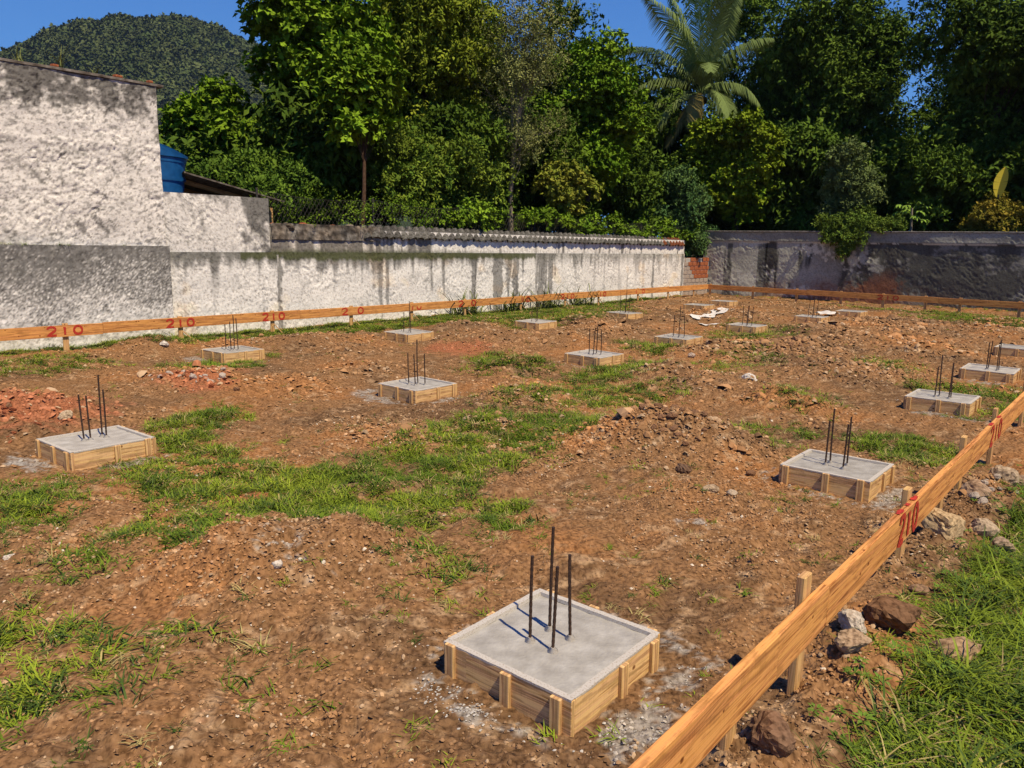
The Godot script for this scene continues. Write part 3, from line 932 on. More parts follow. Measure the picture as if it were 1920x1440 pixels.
func build_boards() -> void:
	# left run
	R.seed = 51
	var x := -13.6
	var top := 0.46
	var bh := 0.185
	var t := thing("batter_board", "long orange batter board with painted 210 marks running below the white wall", "batter board", Vector3(x, 0, -15.0), "setting-out boards round the plot")
	var z := -1.2
	var i := 0
	while z > -27.8:
		var l := minf([4.15, 3.9, 4.3][i % 3], z + 28.0)
		if l < 0.1: break
		var b := MB.new()
		b.box(Transform3D(Basis.IDENTITY, Vector3.ZERO), Vector3(0.028, bh + rf(-0.004, 0.004), l - 0.004), 0.003, 2, Vector2(rf(0, 2), rf(0, 1)))
		var o := part("plank", b.mesh(M.plank if i % 2 == 0 else M.plank_b), t, Vector3(rf(-0.004, 0.004), top - bh * 0.5 + rf(-0.006, 0.006), z - l * 0.5 + 15.0))
		o.rotation = Vector3(rf(-0.004, 0.004), rf(-0.001, 0.001), rf(-0.02, 0.02))
		z -= l
		i += 1
	var zs := [-2.9, -4.77, -6.72, -8.62, -10.6, -12.4, -14.25, -16.5, -18.6, -20.4, -22.8, -24.9, -26.9]
	for k in zs.size():
		var b := MB.new()
		var ph := 0.75 + rf(0.0, 0.03)
		b.box(Transform3D(Basis.IDENTITY, Vector3(0, top + 0.02 - ph * 0.5, 0)), Vector3(0.03, ph, 0.085), 0.003, 1, Vector2(rf(0, 2), rf(0, 1)))
		var o := part("post", b.mesh(M.post), t, Vector3(-0.034, 0, zs[k] + 15.0))
		o.rotation = Vector3(rf(-0.03, 0.03), 0, rf(-0.01, 0.01))
		if k > 1:
			b = MB.new()
			var p0 := Vector3(0.03, 0.2, -0.03)
			var p1 := Vector3(0.16, -0.06, -0.24 + rf(-0.05, 0.05))
			var dir := p1 - p0
			var bs := Basis.looking_at(dir.normalized(), Vector3.UP)
			b.box(Transform3D(bs, (p0 + p1) * 0.5), Vector3(0.035, 0.016, dir.length()), 0.002, 2)
			part("brace", b.mesh(M.post), t, Vector3(-0.034, 0, zs[k] + 15.0))
	var txt := [["210", -4.47, 0.6], ["210", -6.42, 0.58], ["210", -8.36, 0.56], ["2 0", -10.3, 0.66], [" 10", -12.1, 0.62], ["2 0", -13.95, 0.7], [" 10", -16.2, 0.7], ["210", -18.3, 0.75], [" 10", -20.1, 0.7], ["1 0", -22.5, 0.7]]
	for k in txt.size():
		digits(t, Vector3(0.0155, top - bh + 0.012, txt[k][1] + 15.0), Vector3(0, 0, -1), Vector3(1, 0, 0), txt[k][2], bh - 0.03, txt[k][0], k * 11.0)
	# rear run
	var a := Vector3(-13.6, 0, -28.02)
	var e := Vector3(1.2, 0, -26.75)
	var len := a.distance_to(e)
	t = thing("batter_board", "batter board across the back of the plot in front of the dark wall", "batter board", a, "setting-out boards round the plot", atan2(-(e.z - a.z), e.x - a.x))
	var s := 0.0
	i = 0
	while s < len - 0.2:
		var l := minf([4.0, 4.3, 3.8][i % 3], len - s)
		var b := MB.new()
		b.box(Transform3D(Basis.IDENTITY, Vector3.ZERO), Vector3(l - 0.004, bh, 0.028), 0.003, 0, Vector2(rf(0, 2), rf(0, 1)))
		var o := part("plank", b.mesh(M.plank_b if i % 2 == 0 else M.plank), t, Vector3(s + l * 0.5, top - bh * 0.5 + rf(-0.006, 0.006), rf(-0.003, 0.003)))
		o.rotation.z = rf(-0.002, 0.002)
		s += l
		i += 1
	for px in [0.08, 1.9, 3.6, 5.2, 6.6, 7.9, 8.9, 10.5, 12.4, 14.2]:
		var b := MB.new()
		b.box(Transform3D(Basis.IDENTITY, Vector3(0, top + 0.03 - 0.375, 0)), Vector3(0.085, 0.75, 0.03), 0.003, 1, Vector2(rf(0, 2), rf(0, 1)))
		var o := part("post", b.mesh(M.post), t, Vector3(px, 0, -0.034))
		o.rotation.z = rf(-0.02, 0.02)
	digits(t, Vector3(6.4, top - bh + 0.012, 0.0155), Vector3(1, 0, 0), Vector3(0, 0, 1), 0.75, bh - 0.03, "210", 5.0)
	# right run, close to the camera
	x = -0.95
	bh = 0.192
	t = thing("batter_board", "thick orange batter board slanting through the near corner beside tall grass", "batter board", Vector3(x, 0, -8.0), "setting-out boards round the plot")
	z = 0.6
	i = 0
	while z > -26.0:
		var l: float = [3.88, 4.1, 4.2][i % 3]
		var b := MB.new()
		b.box(Transform3D(Basis.IDENTITY, Vector3.ZERO), Vector3(0.038, bh, l - 0.003), 0.004, 2, Vector2(rf(0, 2), 0.02))
		var o := part("plank", b.mesh(M.plank if i % 2 == 0 else M.plank_b), t, Vector3(rf(-0.002, 0.002), top - bh * 0.5 + rf(-0.002, 0.002), z - l * 0.5 + 8.0))
		o.rotation = Vector3(rf(-0.001, 0.001), 0, 0)
		z -= l
		i += 1
	for k in [[-1.1, 0.05], [-2.42, -0.12], [-3.12, 0.085], [-4.82, 0.06], [-5.85, -0.08], [-6.5, 0.07], [-7.95, 0.06], [-9.9, 0.06], [-12.0, 0.05], [-14.0, 0.06], [-16.2, 0.06], [-18.4, 0.05], [-20.5, 0.05], [-22.6, 0.05], [-24.7, 0.06]]:
		var ph := 0.80
		var b := MB.new()
		b.box(Transform3D(Basis.IDENTITY, Vector3(0, top + k[1] - ph * 0.5, 0)), Vector3(0.036, ph, 0.088), 0.004, 1, Vector2(rf(0, 2), rf(0, 1)))
		var o := part("post", b.mesh(M.post), t, Vector3(-0.041, 0, k[0] + 8.0))
		o.rotation = Vector3(rf(-0.02, 0.02), 0, rf(-0.008, 0.004))
	digits(t, Vector3(0.0215, top - bh + 0.008, -4.44 + 8.0), Vector3(0, 0, -1), Vector3(1, 0, 0), 0.46, bh - 0.012, "210", 3.0)
	digits(t, Vector3(0.0215, top - bh + 0.008, -7.35 + 8.0), Vector3(0, 0, -1), Vector3(1, 0, 0), 0.62, bh - 0.012, "210", 8.0)
	# paint carried over the top edge
	for q in [[-4.47, 0.1], [-4.66, 0.05], [-4.79, 0.1], [-7.4, 0.13], [-7.8, 0.12]]:
		var mb := MB.new()
		var nn := 8
		for j in nn:
			var z0: float = q[0] - q[1] * j / nn
			var z1: float = q[0] - q[1] * (j + 1) / nn
			var w0 := 0.018 - 0.01 * absf(N3.get_noise_2d(z0 * 90.0, 2.0)) * 2.0
			var w1 := 0.018 - 0.01 * absf(N3.get_noise_2d(z1 * 90.0, 2.0)) * 2.0
			mb.quad(Vector3(w0, top + 0.0045, z0 + 8.0), Vector3(w1, top + 0.0045, z1 + 8.0), Vector3(-w1, top + 0.0045, z1 + 8.0), Vector3(-w0, top + 0.0045, z0 + 8.0), Vector3.UP)
		tag(part("paint_smear", mb.mesh(M.paint), t), "red paint carried over the top edge of the board")

# ------------------------------------------------------------------ grass
func blade(mb: MB, root: Vector3, dir: Vector3, l: float, w: float, bend: float, seg := 3) -> void:
	var side := dir.cross(Vector3.UP)
	side = side.normalized() if side.length() > 0.05 else Vector3(1, 0, 0).rotated(Vector3.UP, rf(0, TAU))
	var p := root
	var d := dir
	var flat := Vector3(dir.x, 0, dir.z).normalized()
	var prev := []
	for i in seg + 1:
		var f := float(i) / seg
		var ww := w * (1.0 - f * f) * 0.5 + 0.0002
		var cur := [p - side * ww, p + side * ww]
		if i > 0:
			var nn := side.cross(d)
			if i < seg:
				mb.quad(prev[0], prev[1], cur[1], cur[0], nn)
			else:
				mb.tri(prev[0], prev[1], p, nn)
		prev = cur
		d = (d + (flat * 0.6 - Vector3.UP) * bend / seg).normalized()
		p += d * l / seg

func tuft_mesh(sd: int, n: int, l: float, w: float, spread: float, upright: float, bend: float) -> ArrayMesh:
	R.seed = sd
	var mb := MB.new()
	for i in n:
		var a := rf(0, TAU)
		var o := Vector3(cos(a), 0, sin(a))
		var ro := Vector3(rf(-spread, spread), -0.01, rf(-spread, spread))
		blade(mb, ro, (o * rf(0.15, 1.0) + Vector3.UP * upright).normalized(), l * rf(0.5, 1.15), w * rf(0.7, 1.2), bend * rf(0.5, 1.4))
	return mb.mesh(M.grass)

const TURF := {
	"g1": [9, -5.83, -2.5, -5.59, -3.32, -5.01, -3.77, -5.2, -4.38, -5.63, -5.56, -5.4, -6.33, -4.48, -6.87, -4.09, -6.43, -4.11, -5.19, -4.13, -4.51, -3.83, -4.13, -3.35, -4.16, -3.1, -3.82, -3.22, -3.63, -3.68, -3.85, -3.68, -3.28, -3.61, -2.9, -4.2, -2.79, -4.44, -2.63, -5.61, -2.53],
	"core": [5, -5.2, -2.85, -4.9, -3.5, -4.5, -4.0, -4.0, -4.1, -3.75, -3.7, -3.7, -3.1, -4.2, -2.85],
	"g2": [7, -4.88, -1.5, -4.89, -2.01, -5.08, -2.39, -4.65, -2.79, -4.26, -2.48, -4.09, -2.13, -4.3, -1.78, -4.67, -1.46],
	"g3": [7, -6.37, -1.56, -6.2, -2.06, -5.8, -2.18, -5.58, -1.91, -5.34, -1.79, -5.26, -1.54, -5.36, -1.28],
	"g4": [9, -7.74, -3.48, -7.83, -4.36, -7.33, -4.23, -6.97, -3.7, -6.42, -3.2, -6.92, -3.1],
	"g4b": [5, -6.16, -2.57, -6.59, -3.29, -6.16, -3.46, -5.46, -3.45, -5.09, -2.85, -5.41, -2.3],
	"g5": [8, -4.28, -0.94, -3.87, -1.18, -3.63, -1.26, -3.44, -1.12, -3.22, -0.96, -3.13, -0.85, -3.27, -0.68],
	"g5b": [3, -3.45, -1.24, -3.14, -1.43, -2.95, -1.25, -2.95, -1.06, -2.87, -0.87, -3.09, -0.84, -3.31, -1.03],
	"t1": [4, -3.26, -1.66, -3.2, -1.78, -2.88, -1.75, -2.8, -1.59, -2.94, -1.52],
	"t2": [4, -3.3, -2.96, -3.18, -3.24, -2.86, -3.11, -2.81, -2.86, -2.99, -2.78],
	"t3": [3, -2.49, -1.61, -2.46, -1.74, -2.24, -1.65, -2.25, -1.51],
	"g7": [12, -2.19, -7.84, -1.8, -8.46, -1.27, -8.23, -1.13, -7.81, -1.37, -7.4, -1.75, -7.33],
	"g10": [8, -8.03, -8.38, -8.64, -9.82, -7.17, -9.29, -6.89, -8.54, -7.37, -8.03],
	"g10b": [8, -6.48, -8.97, -6.59, -9.9, -6.23, -11.09, -5.62, -10.2, -5.65, -8.9, -5.97, -8.45],
	"g10c": [4, -6.13, -7.08, -6, -8.25, -4.86, -9.14, -4.41, -8.58, -4.47, -7.65, -5.19, -6.73, -5.67, -6.45],
	"g11": [9, -8.16, -13.09, -7.53, -13.17, -6.4, -12.55, -6.54, -11.82, -7.41, -12.17],
	"g11b": [6, -11.9, -13.31, -12.97, -16.25, -13.11, -21.42, -11.16, -18.53, -10.26, -14.89, -10.98, -13.01],
	"g12": [7, -5.77, -24.75, -2.94, -26.71, -1.7, -22.65, -2.56, -21.66, -4.44, -23.04],
	"g12b": [6, -9.0, -27.2, -7.0, -27.0, -1.0, -26.6, 0.5, -24.0, -3.0, -25.0, -6.0, -26.0],
	"g13": [8, -3.6, -13.07, -3.49, -14.2, -2.96, -13.75, -2.88, -12.73, -3.27, -12.46],
	"g13b": [6, -2.57, -12.07, -2.01, -12.35, -0.85, -12.7, -0.68, -10.64, -1.3, -9.84, -1.7, -11.32, -2.16, -11.11],
	"g14": [3, -5.52, -11.04, -5.93, -13.8, -4.64, -12.79, -4.58, -11.3, -4.78, -10.09],
	"g14b": [4, -3.77, -9.72, -3.24, -10.01, -2.78, -8.93, -3.18, -8.73],
	"g15": [3, -13.36, -3.46, -12.81, -4.43, -11.46, -4.74, -11.42, -3.8, -11.86, -3.05],
	"g15b": [5, -11.16, -5.07, -11.05, -5.93, -11.24, -6.98, -10.16, -6.12, -10.26, -5.33],
	"g16": [8, -14.1, -5.5, -14.1, -20.0, -14.1, -25.0, -13.4, -22.0, -12.6, -17.0, -12.3, -13.0, -12.9, -9.7, -12.7, -7.0, -13.2, -5.4],
	"g16b": [7, -14.1, -1.0, -14.1, -6.0, -13.65, -6.0, -13.65, -1.0],
	"g17": [12, -6.59, -2.58, -6.59, -2.8, -6.16, -2.67, -6.24, -2.5],
	"g18": [5, -6.76, -1.8, -6.64, -2.11, -6.16, -2.28, -6.25, -2.01],
	"g20": [3, -8.3, -18.5, -6.6, -18.6, -5.6, -15.5, -7.2, -14.8],
	"g21": [2, -4.0, -7.6, -2.4, -8.2, -2.6, -6.9, -3.6, -6.9]}
const VERGE := {
	"g8": [13, -0.87, -4.78, -0.68, -6.06, -0.38, -7.12, 0.13, -3.24, -0.1, -2.0, -0.83, -2.39, -0.89, -2.74, -0.79, -3.06, -0.83, -3.42, -0.68, -3.73, -0.81, -4.17],
	"g8b": [8, -0.87, -6.83, -0.45, -8.01, -0.36, -6.97, -0.66, -6.37],
	"g8c": [8, -0.38, -7.12, 0.5, -9.0, 1.6, -9.0, 1.6, -1.0, -0.1, -1.6, 0.13, -3.24],
	"g8d": [6, -0.8, -8.0, 1.5, -9.0, 1.5, -24.0, -0.8, -24.0]}

func poly_points(p: Array, per_m2: float, warp: float) -> PackedVector2Array:
	var pg := PackedVector2Array()
	var lo := Vector2(1e9, 1e9)
	var hi := -lo
	for i in range(1, p.size(), 2):
		var q := Vector2(p[i], p[i + 1])
		pg.append(q)
		lo = lo.min(q)
		hi = hi.max(q)
	lo -= Vector2(warp, warp)
	hi += Vector2(warp, warp)
	var out := PackedVector2Array()
	var n := int((hi.x - lo.x) * (hi.y - lo.y) * per_m2)
	for k in n:
		var q := Vector2(rf(lo.x, hi.x), rf(lo.y, hi.y))
		var s := q + Vector2(N2.get_noise_2d(q.x * 2.2, q.y * 2.2), N2.get_noise_2d(q.x * 2.2 + 50.0, q.y * 2.2)) * warp * 2.0 + Vector2(N3.get_noise_2d(q.x * 6.0, q.y * 6.0), N3.get_noise_2d(q.x * 6.0 + 9.0, q.y * 6.0)) * warp
		if Geometry2D.is_point_in_polygon(s, pg): out.append(q)
	return out

func in_pad(x: float, z: float, m := 0.4) -> bool:
	for f in foot_at:
		if absf(x - f.x) < m and absf(z - f.y) < m: return true
	return false

func grass_col(x: float, z: float) -> Color:
	var k := rf(0.75, 1.3)
	var y := R.randf()
	var b := N2.get_noise_2d(x * 1.1 + 3.0, z * 1.1)
	var c := Vector3(0.10, 0.16, 0.012)
	c = c.lerp(Vector3(0.205, 0.265, 0.02), clampf(0.35 + b + 0.3 * (y - 0.5), 0.0, 1.0))
	if y < 0.09: c = Vector3(0.3, 0.25, 0.1)
	elif y < 0.35: c = Vector3(0.055, 0.095, 0.016)
	return Color(c.x * k, c.y * k, c.z * k)

func build_grass() -> void:
	var low := []
	for k in 6: low.append(tuft_mesh(300 + k, 20, 0.085 + 0.014 * (k % 3), 0.0068, 0.05, 0.55, 0.9))
	var tall := []
	for k in 6: tall.append(tuft_mesh(330 + k, 22, 0.16 + 0.045 * (k % 3), 0.0075, 0.055, 0.9, 1.4))
	R.seed = 4001
	var bufs := []
	for k in 6: bufs.append(PackedFloat32Array())
	for key in TURF:
		var p: Array = TURF[key]
		var far: bool = (p[2] as float) < -8.0
		var dens: float = p[0] * (100.0 if not far else 46.0)
		for q in poly_points(p, dens, 0.13 if not far else 0.22):
			q += Vector2(R.randfn(0.0, 0.07), R.randfn(0.0, 0.07)) * (1.0 if not far else 2.0)
			if in_pad(q.x, q.y): continue
			var patch := N3.get_noise_2d(q.x * 3.0 + 5.0, q.y * 3.0) + 0.5 * N2.get_noise_2d(q.x * 1.3, q.y * 1.3)
			if patch < -0.18 and R.randf() < 0.8: continue
			var s := rf(0.6, 1.15) * (1.25 if far else 1.0) * (1.0 + 0.5 * clampf(patch, -0.5, 0.6))
			var bs := Basis(Vector3.UP, rf(0, TAU)).scaled(Vector3(s, s * rf(0.7, 1.1), s))
			put(bufs[R.randi() % 6], bs, Vector3(q.x, ground_h(q.x, q.y), q.y), grass_col(q.x, q.y))
	# stray sprigs over the whole plot
	for k in 5200:
		var x := rf(-13.9, -1.0)
		var z := rf(-28.5, -0.6)
		if k < 1500:
			x = rf(-6.5, -1.0)
			z = rf(-7.5, -0.8)
		if in_pad(x, z): continue
		if N2.get_noise_2d(x * 0.9 + 60.0, z * 0.9) + 0.5 * N3.get_noise_2d(x * 4.0, z * 4.0) < 0.12: continue
		var s := rf(0.35, 0.9)
		put(bufs[R.randi() % 6], Basis(Vector3.UP, rf(0, TAU)).scaled(Vector3(s, s * 0.8, s)), Vector3(x, ground_h(x, z), z), grass_col(x, z))
	var g := Node3D.new()
	g.name = "grass"
	add_child(g, true)
	tag(g, "low green grass growing in patches on the bare earth of the plot", "grass", "", "stuff")
	for k in 6: copies("tufts", low[k], bufs[k], g)
	# verge beyond the near board
	for k in 6: bufs[k] = PackedFloat32Array()
	for key in VERGE:
		var p: Array = VERGE[key]
		var far: bool = key == "g8d"
		for q in poly_points(p, p[0] * (36.0 if not far else 8.0), 0.1):
			if absf(q.x + 0.95) < 0.05 or (q.x < -0.62 + 0.1 * N3.get_noise_2d(q.y * 4.0, 3.0) and R.randf() < 0.75): continue
			var s := (rf(0.45, 1.0) if R.randf() < 0.8 else rf(0.9, 1.35)) * (0.65 if q.x < -0.6 else 1.0)
			put(bufs[R.randi() % 6], Basis(Vector3.UP, rf(0, TAU)).scaled(Vector3(s, s * rf(0.75, 1.1), s)), Vector3(q.x, ground_h(q.x, q.y), q.y), grass_col(q.x, q.y))
	var wd := []
	for k in 3:
		R.seed = 360 + k
		var mb := MB.new()
		for i in 9:
			var a := TAU * i / 9.0 + rf(-0.3, 0.3)
			leaf(mb, Vector3(cos(a), 0.1, sin(a)) * 0.012 + Vector3(0, rf(0.0, 0.03), 0), Vector3(cos(a), rf(0.1, 0.7), sin(a)).normalized(), Vector3.UP, rf(0.035, 0.075), rf(0.018, 0.03))
		wd.append(mb.mesh(M.grass))
	R.seed = 4055
	var wb := [PackedFloat32Array(), PackedFloat32Array(), PackedFloat32Array()]
	for k in 900:
		var x := rf(-0.85, 0.6)
		var z := rf(-8.0, -1.6)
		if N2.get_noise_2d(x * 2.5, z * 2.5 + 30.0) < 0.02: continue
		var s := rf(0.35, 0.75)
		put(wb[k % 3], Basis(Vector3.UP, rf(0, TAU)).scaled(Vector3(s, s, s)), Vector3(x, ground_h(x, z) + rf(0.0, 0.05), z), Color(0.09, 0.16, 0.02) * rf(0.6, 1.3))
	for k in 3: copies("weed_leaves", wd[k], wb[k], g)
	g = Node3D.new()
	g.name = numbered("verge_grass")
	add_child(g, true)
	tag(g, "long bright green grass on the outer side of the near batter board", "grass", "", "stuff")
	for k in 6: copies("tufts", tall[k], bufs[k], g)
	# weeds along the foot and on the ledges of the walls
	for k in 6: bufs[k] = PackedFloat32Array()
	for k in 420:
		var z := rf(-26.5, -1.0)
		if N2.get_noise_2d(z * 0.7, 4.0) < -0.05: continue
		var s := rf(0.5, 1.2)
		put(bufs[R.randi() % 6], Basis(Vector3.UP, rf(0, TAU)).scaled(Vector3(s, s, s)), Vector3(-14.12 + rf(0, 0.22), ground_h(-14.0, z), z), grass_col(0, z))
	for k in 90:
		var z := rf(-6.7, -1.0)
		if N2.get_noise_2d(z * 1.5, 14.0) < -0.05: continue
		var s := rf(0.25, 0.75)
		put(bufs[R.randi() % 6], Basis(Vector3.UP, rf(0, TAU)).scaled(Vector3(s, s, s)), Vector3(-14.15, 1.735, z), grass_col(0, z))
	for k in 160:
		var x := rf(-13.0, 0.0)
		var s := rf(0.4, 0.9)
		put(bufs[R.randi() % 6], Basis(Vector3.UP, rf(0, TAU)).scaled(Vector3(s, s, s)), Vector3(x, ground_h(x, -29.1), -29.15 + rf(0, 0.3)), grass_col(x, 0))
	g = Node3D.new()
	g.name = "weeds"
	add_child(g, true)
	tag(g, "straggly weeds along the foot and ledges of the old walls", "weeds", "", "stuff")
	for k in 6: copies("tufts", tall[k], bufs[k], g)
	for k in 3:
		R.seed = 4300 + k
		var mb := MB.new()
		for i in 9:
			var a := rf(0, TAU)
			blade(mb, Vector3(rf(-0.05, 0.05), 0, rf(-0.05, 0.05)), (Vector3(cos(a), 0, sin(a)) * rf(0.1, 0.5) + Vector3.UP).normalized(), [0.5, 0.24, 0.3][k] * rf(0.6, 1.2), 0.02, rf(0.2, 1.2), 4)
		mb.c.resize(mb.v.size())
		mb.c.fill(Color(0.14, 0.16, 0.05))
		tag(part("roof_weed", mb.mesh(M.grass), null, Vector3(-14.45, 4.6, [-5.35, -5.85, -4.75][k])), ["tallest weed sprouting from the house roof edge", "weed on the house roof edge nearest the wall corner", "small weed on the house roof edge at the left"][k], "weed", "weeds on the roof edge")
	# tall grass clumps against the white wall
	var labs := ["tall arching grass clump against the white wall, nearest of four", "tall arching grass clump against the streaked part of the white wall", "bushy tall grass clump against the white wall, third from camera", "tall arching grass clump against the white wall, farthest of four"]
	for k in 4:
		R.seed = 4100 + k
		var mb := MB.new()
		for i in 64:
			var a := rf(0, TAU)
			blade(mb, Vector3(rf(-0.12, 0.12), 0, rf(-0.5, 0.5)), (Vector3(cos(a), 0, sin(a)) * rf(0.1, 0.6) + Vector3.UP).normalized(), rf(0.6, 1.3), 0.032, rf(0.6, 1.9), 5)
		mb.c.resize(mb.v.size())
		mb.c.fill(Color(0.13, 0.16, 0.045))
		var z: float = [-14.6, -16.4, -18.0, -19.8][k]
		var o := part("grass_clump", mb.mesh(M.grass), null, Vector3(-13.85, ground_h(-13.85, z) - 0.01, z))
		tag(o, labs[k], "grass clump", "tall grass at the white wall")

# ------------------------------------------------------------------ loose earth and stones
func pebble_mesh(sd: int, flat: float) -> ArrayMesh:
	var rr := RandomNumberGenerator.new()
	rr.seed = sd
	var mb := MB.new()
	var top := []
	var n := 6
	for ring in 2:
		var r := []
		for i in n:
			var a := TAU * (i + 0.5 * ring + rr.randf_range(-0.2, 0.2)) / n
			var q := rr.randf_range(0.7, 1.05) * (1.0 if ring == 0 else 0.62)
			r.append(Vector3(cos(a) * q, (-0.35 if ring == 0 else 0.45) * flat + rr.randf_range(-0.15, 0.15) * flat, sin(a) * q * 0.8))
		top.append(r)
	var cap := Vector3(rr.randf_range(-0.2, 0.2), 0.75 * flat, rr.randf_range(-0.2, 0.2))
	for i in n:
		var j := (i + 1) % n
		var a: Vector3 = top[0][i]
		var b: Vector3 = top[0][j]
		var c: Vector3 = top[1][i]
		var d: Vector3 = top[1][j]
		mb.tri(a, b, c, a + b + c + Vector3(0, 0.2, 0))
		mb.tri(b, d, c, b + d + c + Vector3(0, 0.2, 0))
		mb.tri(c, d, cap, c + d + cap)
	return mb.mesh(M.tint)

func build_loose() -> void:
	var pm := []
	for k in 4: pm.append(pebble_mesh(70 + k, [0.75, 0.5, 0.24, 0.5][k]))
	R.seed = 88
	var bufs := []
	for k in 4: bufs.append(PackedFloat32Array())
	# crumbs and clods of soil
	for k in 190000:
		var x: float
		var z: float
		var smin := 0.003
		var smax := 0.016
		if k < 110000:
			x = rf(-6.5, -0.7); z = rf(-7.0, -0.6)
		elif k < 160000:
			x = rf(-13.5, -0.9); z = rf(-15.0, -1.5); smin = 0.006; smax = 0.034
		else:
			x = rf(-13.5, -0.9); z = rf(-28.5, -12.0); smin = 0.012; smax = 0.055
		if in_pad(x, z): continue
		var g := ground_parts(x, z)
		if R.randf() > (0.3 + g.y * 1.3) * smoothstep(-0.35, 0.25, N2.get_noise_2d(x * 0.8 + 90.0, z * 0.8) + 0.8 * g.y): continue
		var s := lerpf(smin, smax, pow(R.randf(), 2.6)) * (0.7 + 0.9 * g.y)
		if R.randf() < 0.02 * g.y: s *= 2.4
		if x * x + z * z < 40.0: s = minf(s, rf(0.008, 0.02))
		var gc := ground_col(x, z)
		var e := Vector3(gc.r, gc.g, gc.b) * rf(0.75, 1.3)
		var pick := R.randf()
		if pick < 0.08: e = Vector3(0.42, 0.30, 0.19) * rf(0.75, 1.2)
		elif pick < 0.093 and s < 0.02: e = Vector3(0.6, 0.54, 0.45) * rf(0.8, 1.15)
		var bs := Basis.from_euler(Vector3(rf(-0.6, 0.6), rf(0, TAU), rf(-0.6, 0.6))).scaled(Vector3(s, s, s) * rf(0.8, 1.2))
		put(bufs[R.randi() % 4], bs, Vector3(x, ground_h(x, z) + s * 0.2, z), Color(e.x, e.y, e.z))
	var g2 := Node3D.new()
	g2.name = "gravel"
	add_child(g2, true)
	tag(g2, "crumbs and clods of brown soil and pale grit lying on the plot", "gravel", "", "stuff")
	for k in 4: copies("crumbs", pm[k], bufs[k], g2)
	# grey crumbs of spilt cement
	for k in 4: bufs[k] = PackedFloat32Array()
	for f in foot_at:
		var near: bool = Vector2(f.x, f.y).length() < 9.0
		var cnt := 170 if near else 70
		for k in cnt:
			var side := R.randi() % 4
			var d := 0.39 + absf(R.randfn(0.0, 0.13))
			var l := rf(-0.5, 0.5)
			var x: float = f.x + [d, -d, l, l][side]
			var z: float = f.y + [l, l, d, -d][side]
			if N3.get_noise_2d(x * 4.0, z * 4.0) < 0.02: continue
			var s := rf(0.002, 0.009) if near else rf(0.006, 0.016)
			var v := rf(0.3, 0.48)
			put(bufs[R.randi() % 4], Basis.from_euler(Vector3(rf(-0.5, 0.5), rf(0, TAU), 0)).scaled(Vector3(s, s * 0.5, s * 1.3)), Vector3(x, ground_h(x, z) + s * 0.1, z), Color(v, v * 0.97, v * 0.92))
	for b in [[-1.93, -2.06, 0.06], [-1.42, -2.35, 0.1], [-2.14, -2.1, 0.06]]:
		for k in 110:
			var x: float = b[0] + R.randfn(0.0, b[2])
			var z: float = b[1] + R.randfn(0.0, b[2] * 0.8)
			if in_pad(x, z, 0.385): continue
			var s := rf(0.002, 0.009)
			var v := rf(0.32, 0.5)
			put(bufs[R.randi() % 4], Basis.from_euler(Vector3(rf(-0.5, 0.5), rf(0, TAU), 0)).scaled(Vector3(s, s * 0.5, s * 1.3)), Vector3(x, ground_h(x, z) + s * 0.1, z), Color(v, v * 0.97, v * 0.92))
	g2 = Node3D.new()
	g2.name = "cement_rubble"
	add_child(g2, true)
	tag(g2, "grey crumbs of spilt cement scattered round the footing forms", "rubble", "", "stuff")
	for k in 4: copies("crumbs", pm[k], bufs[k], g2)
	# dry straw and roots
	var sm := []
	for k in 4:
		R.seed = 610 + k
		var mb := MB.new()
		var p := Vector3(-0.5, 0, 0)
		var pts := []
		var rad := []
		for i in 6:
			pts.append(p)
			rad.append(0.03 * (1.0 - 0.12 * i))
			p += Vector3(0.2, rf(-0.06, 0.07), rf(-0.09, 0.09))
		mb.tube(pts, rad, 3, false)
		sm.append(mb.mesh(M.tint))
	R.seed = 89
	for k in 4: bufs[k] = PackedFloat32Array()
	for k in 15000:
		var x := rf(-13.4, -0.9)
		var z := rf(-28.0, -0.8)
		if k < 7000:
			x = rf(-6.5, -0.8); z = rf(-7.5, -0.8)
		if in_pad(x, z): continue
		if N2.get_noise_2d(x * 0.8 + 12.0, z * 0.8) < -0.1: continue
		var far := clampf(Vector2(x, z).length() / 9.0, 0.45, 2.2)
		var s := rf(0.02, 0.085) * far
		var v := rf(0.7, 1.2)
		var e := [Vector3(0.47, 0.36, 0.21), Vector3(0.38, 0.26, 0.15), Vector3(0.22, 0.15, 0.09)][R.randi() % 3] as Vector3 * v
		put(bufs[R.randi() % 4], Basis.from_euler(Vector3(rf(-0.2, 0.2), rf(0, TAU), rf(-0.25, 0.25))).scaled(Vector3(s, s * 1.2, s * 1.2)), Vector3(x, ground_h(x, z) + 0.006, z), Color(e.x, e.y, e.z))
	g2 = Node3D.new()
	g2.name = "straw_litter"
	add_child(g2, true)
	tag(g2, "dry straw, roots and bits of stalk lying on the earth", "litter", "", "stuff")
	for k in 4: copies("stalks", sm[k], bufs[k], g2)
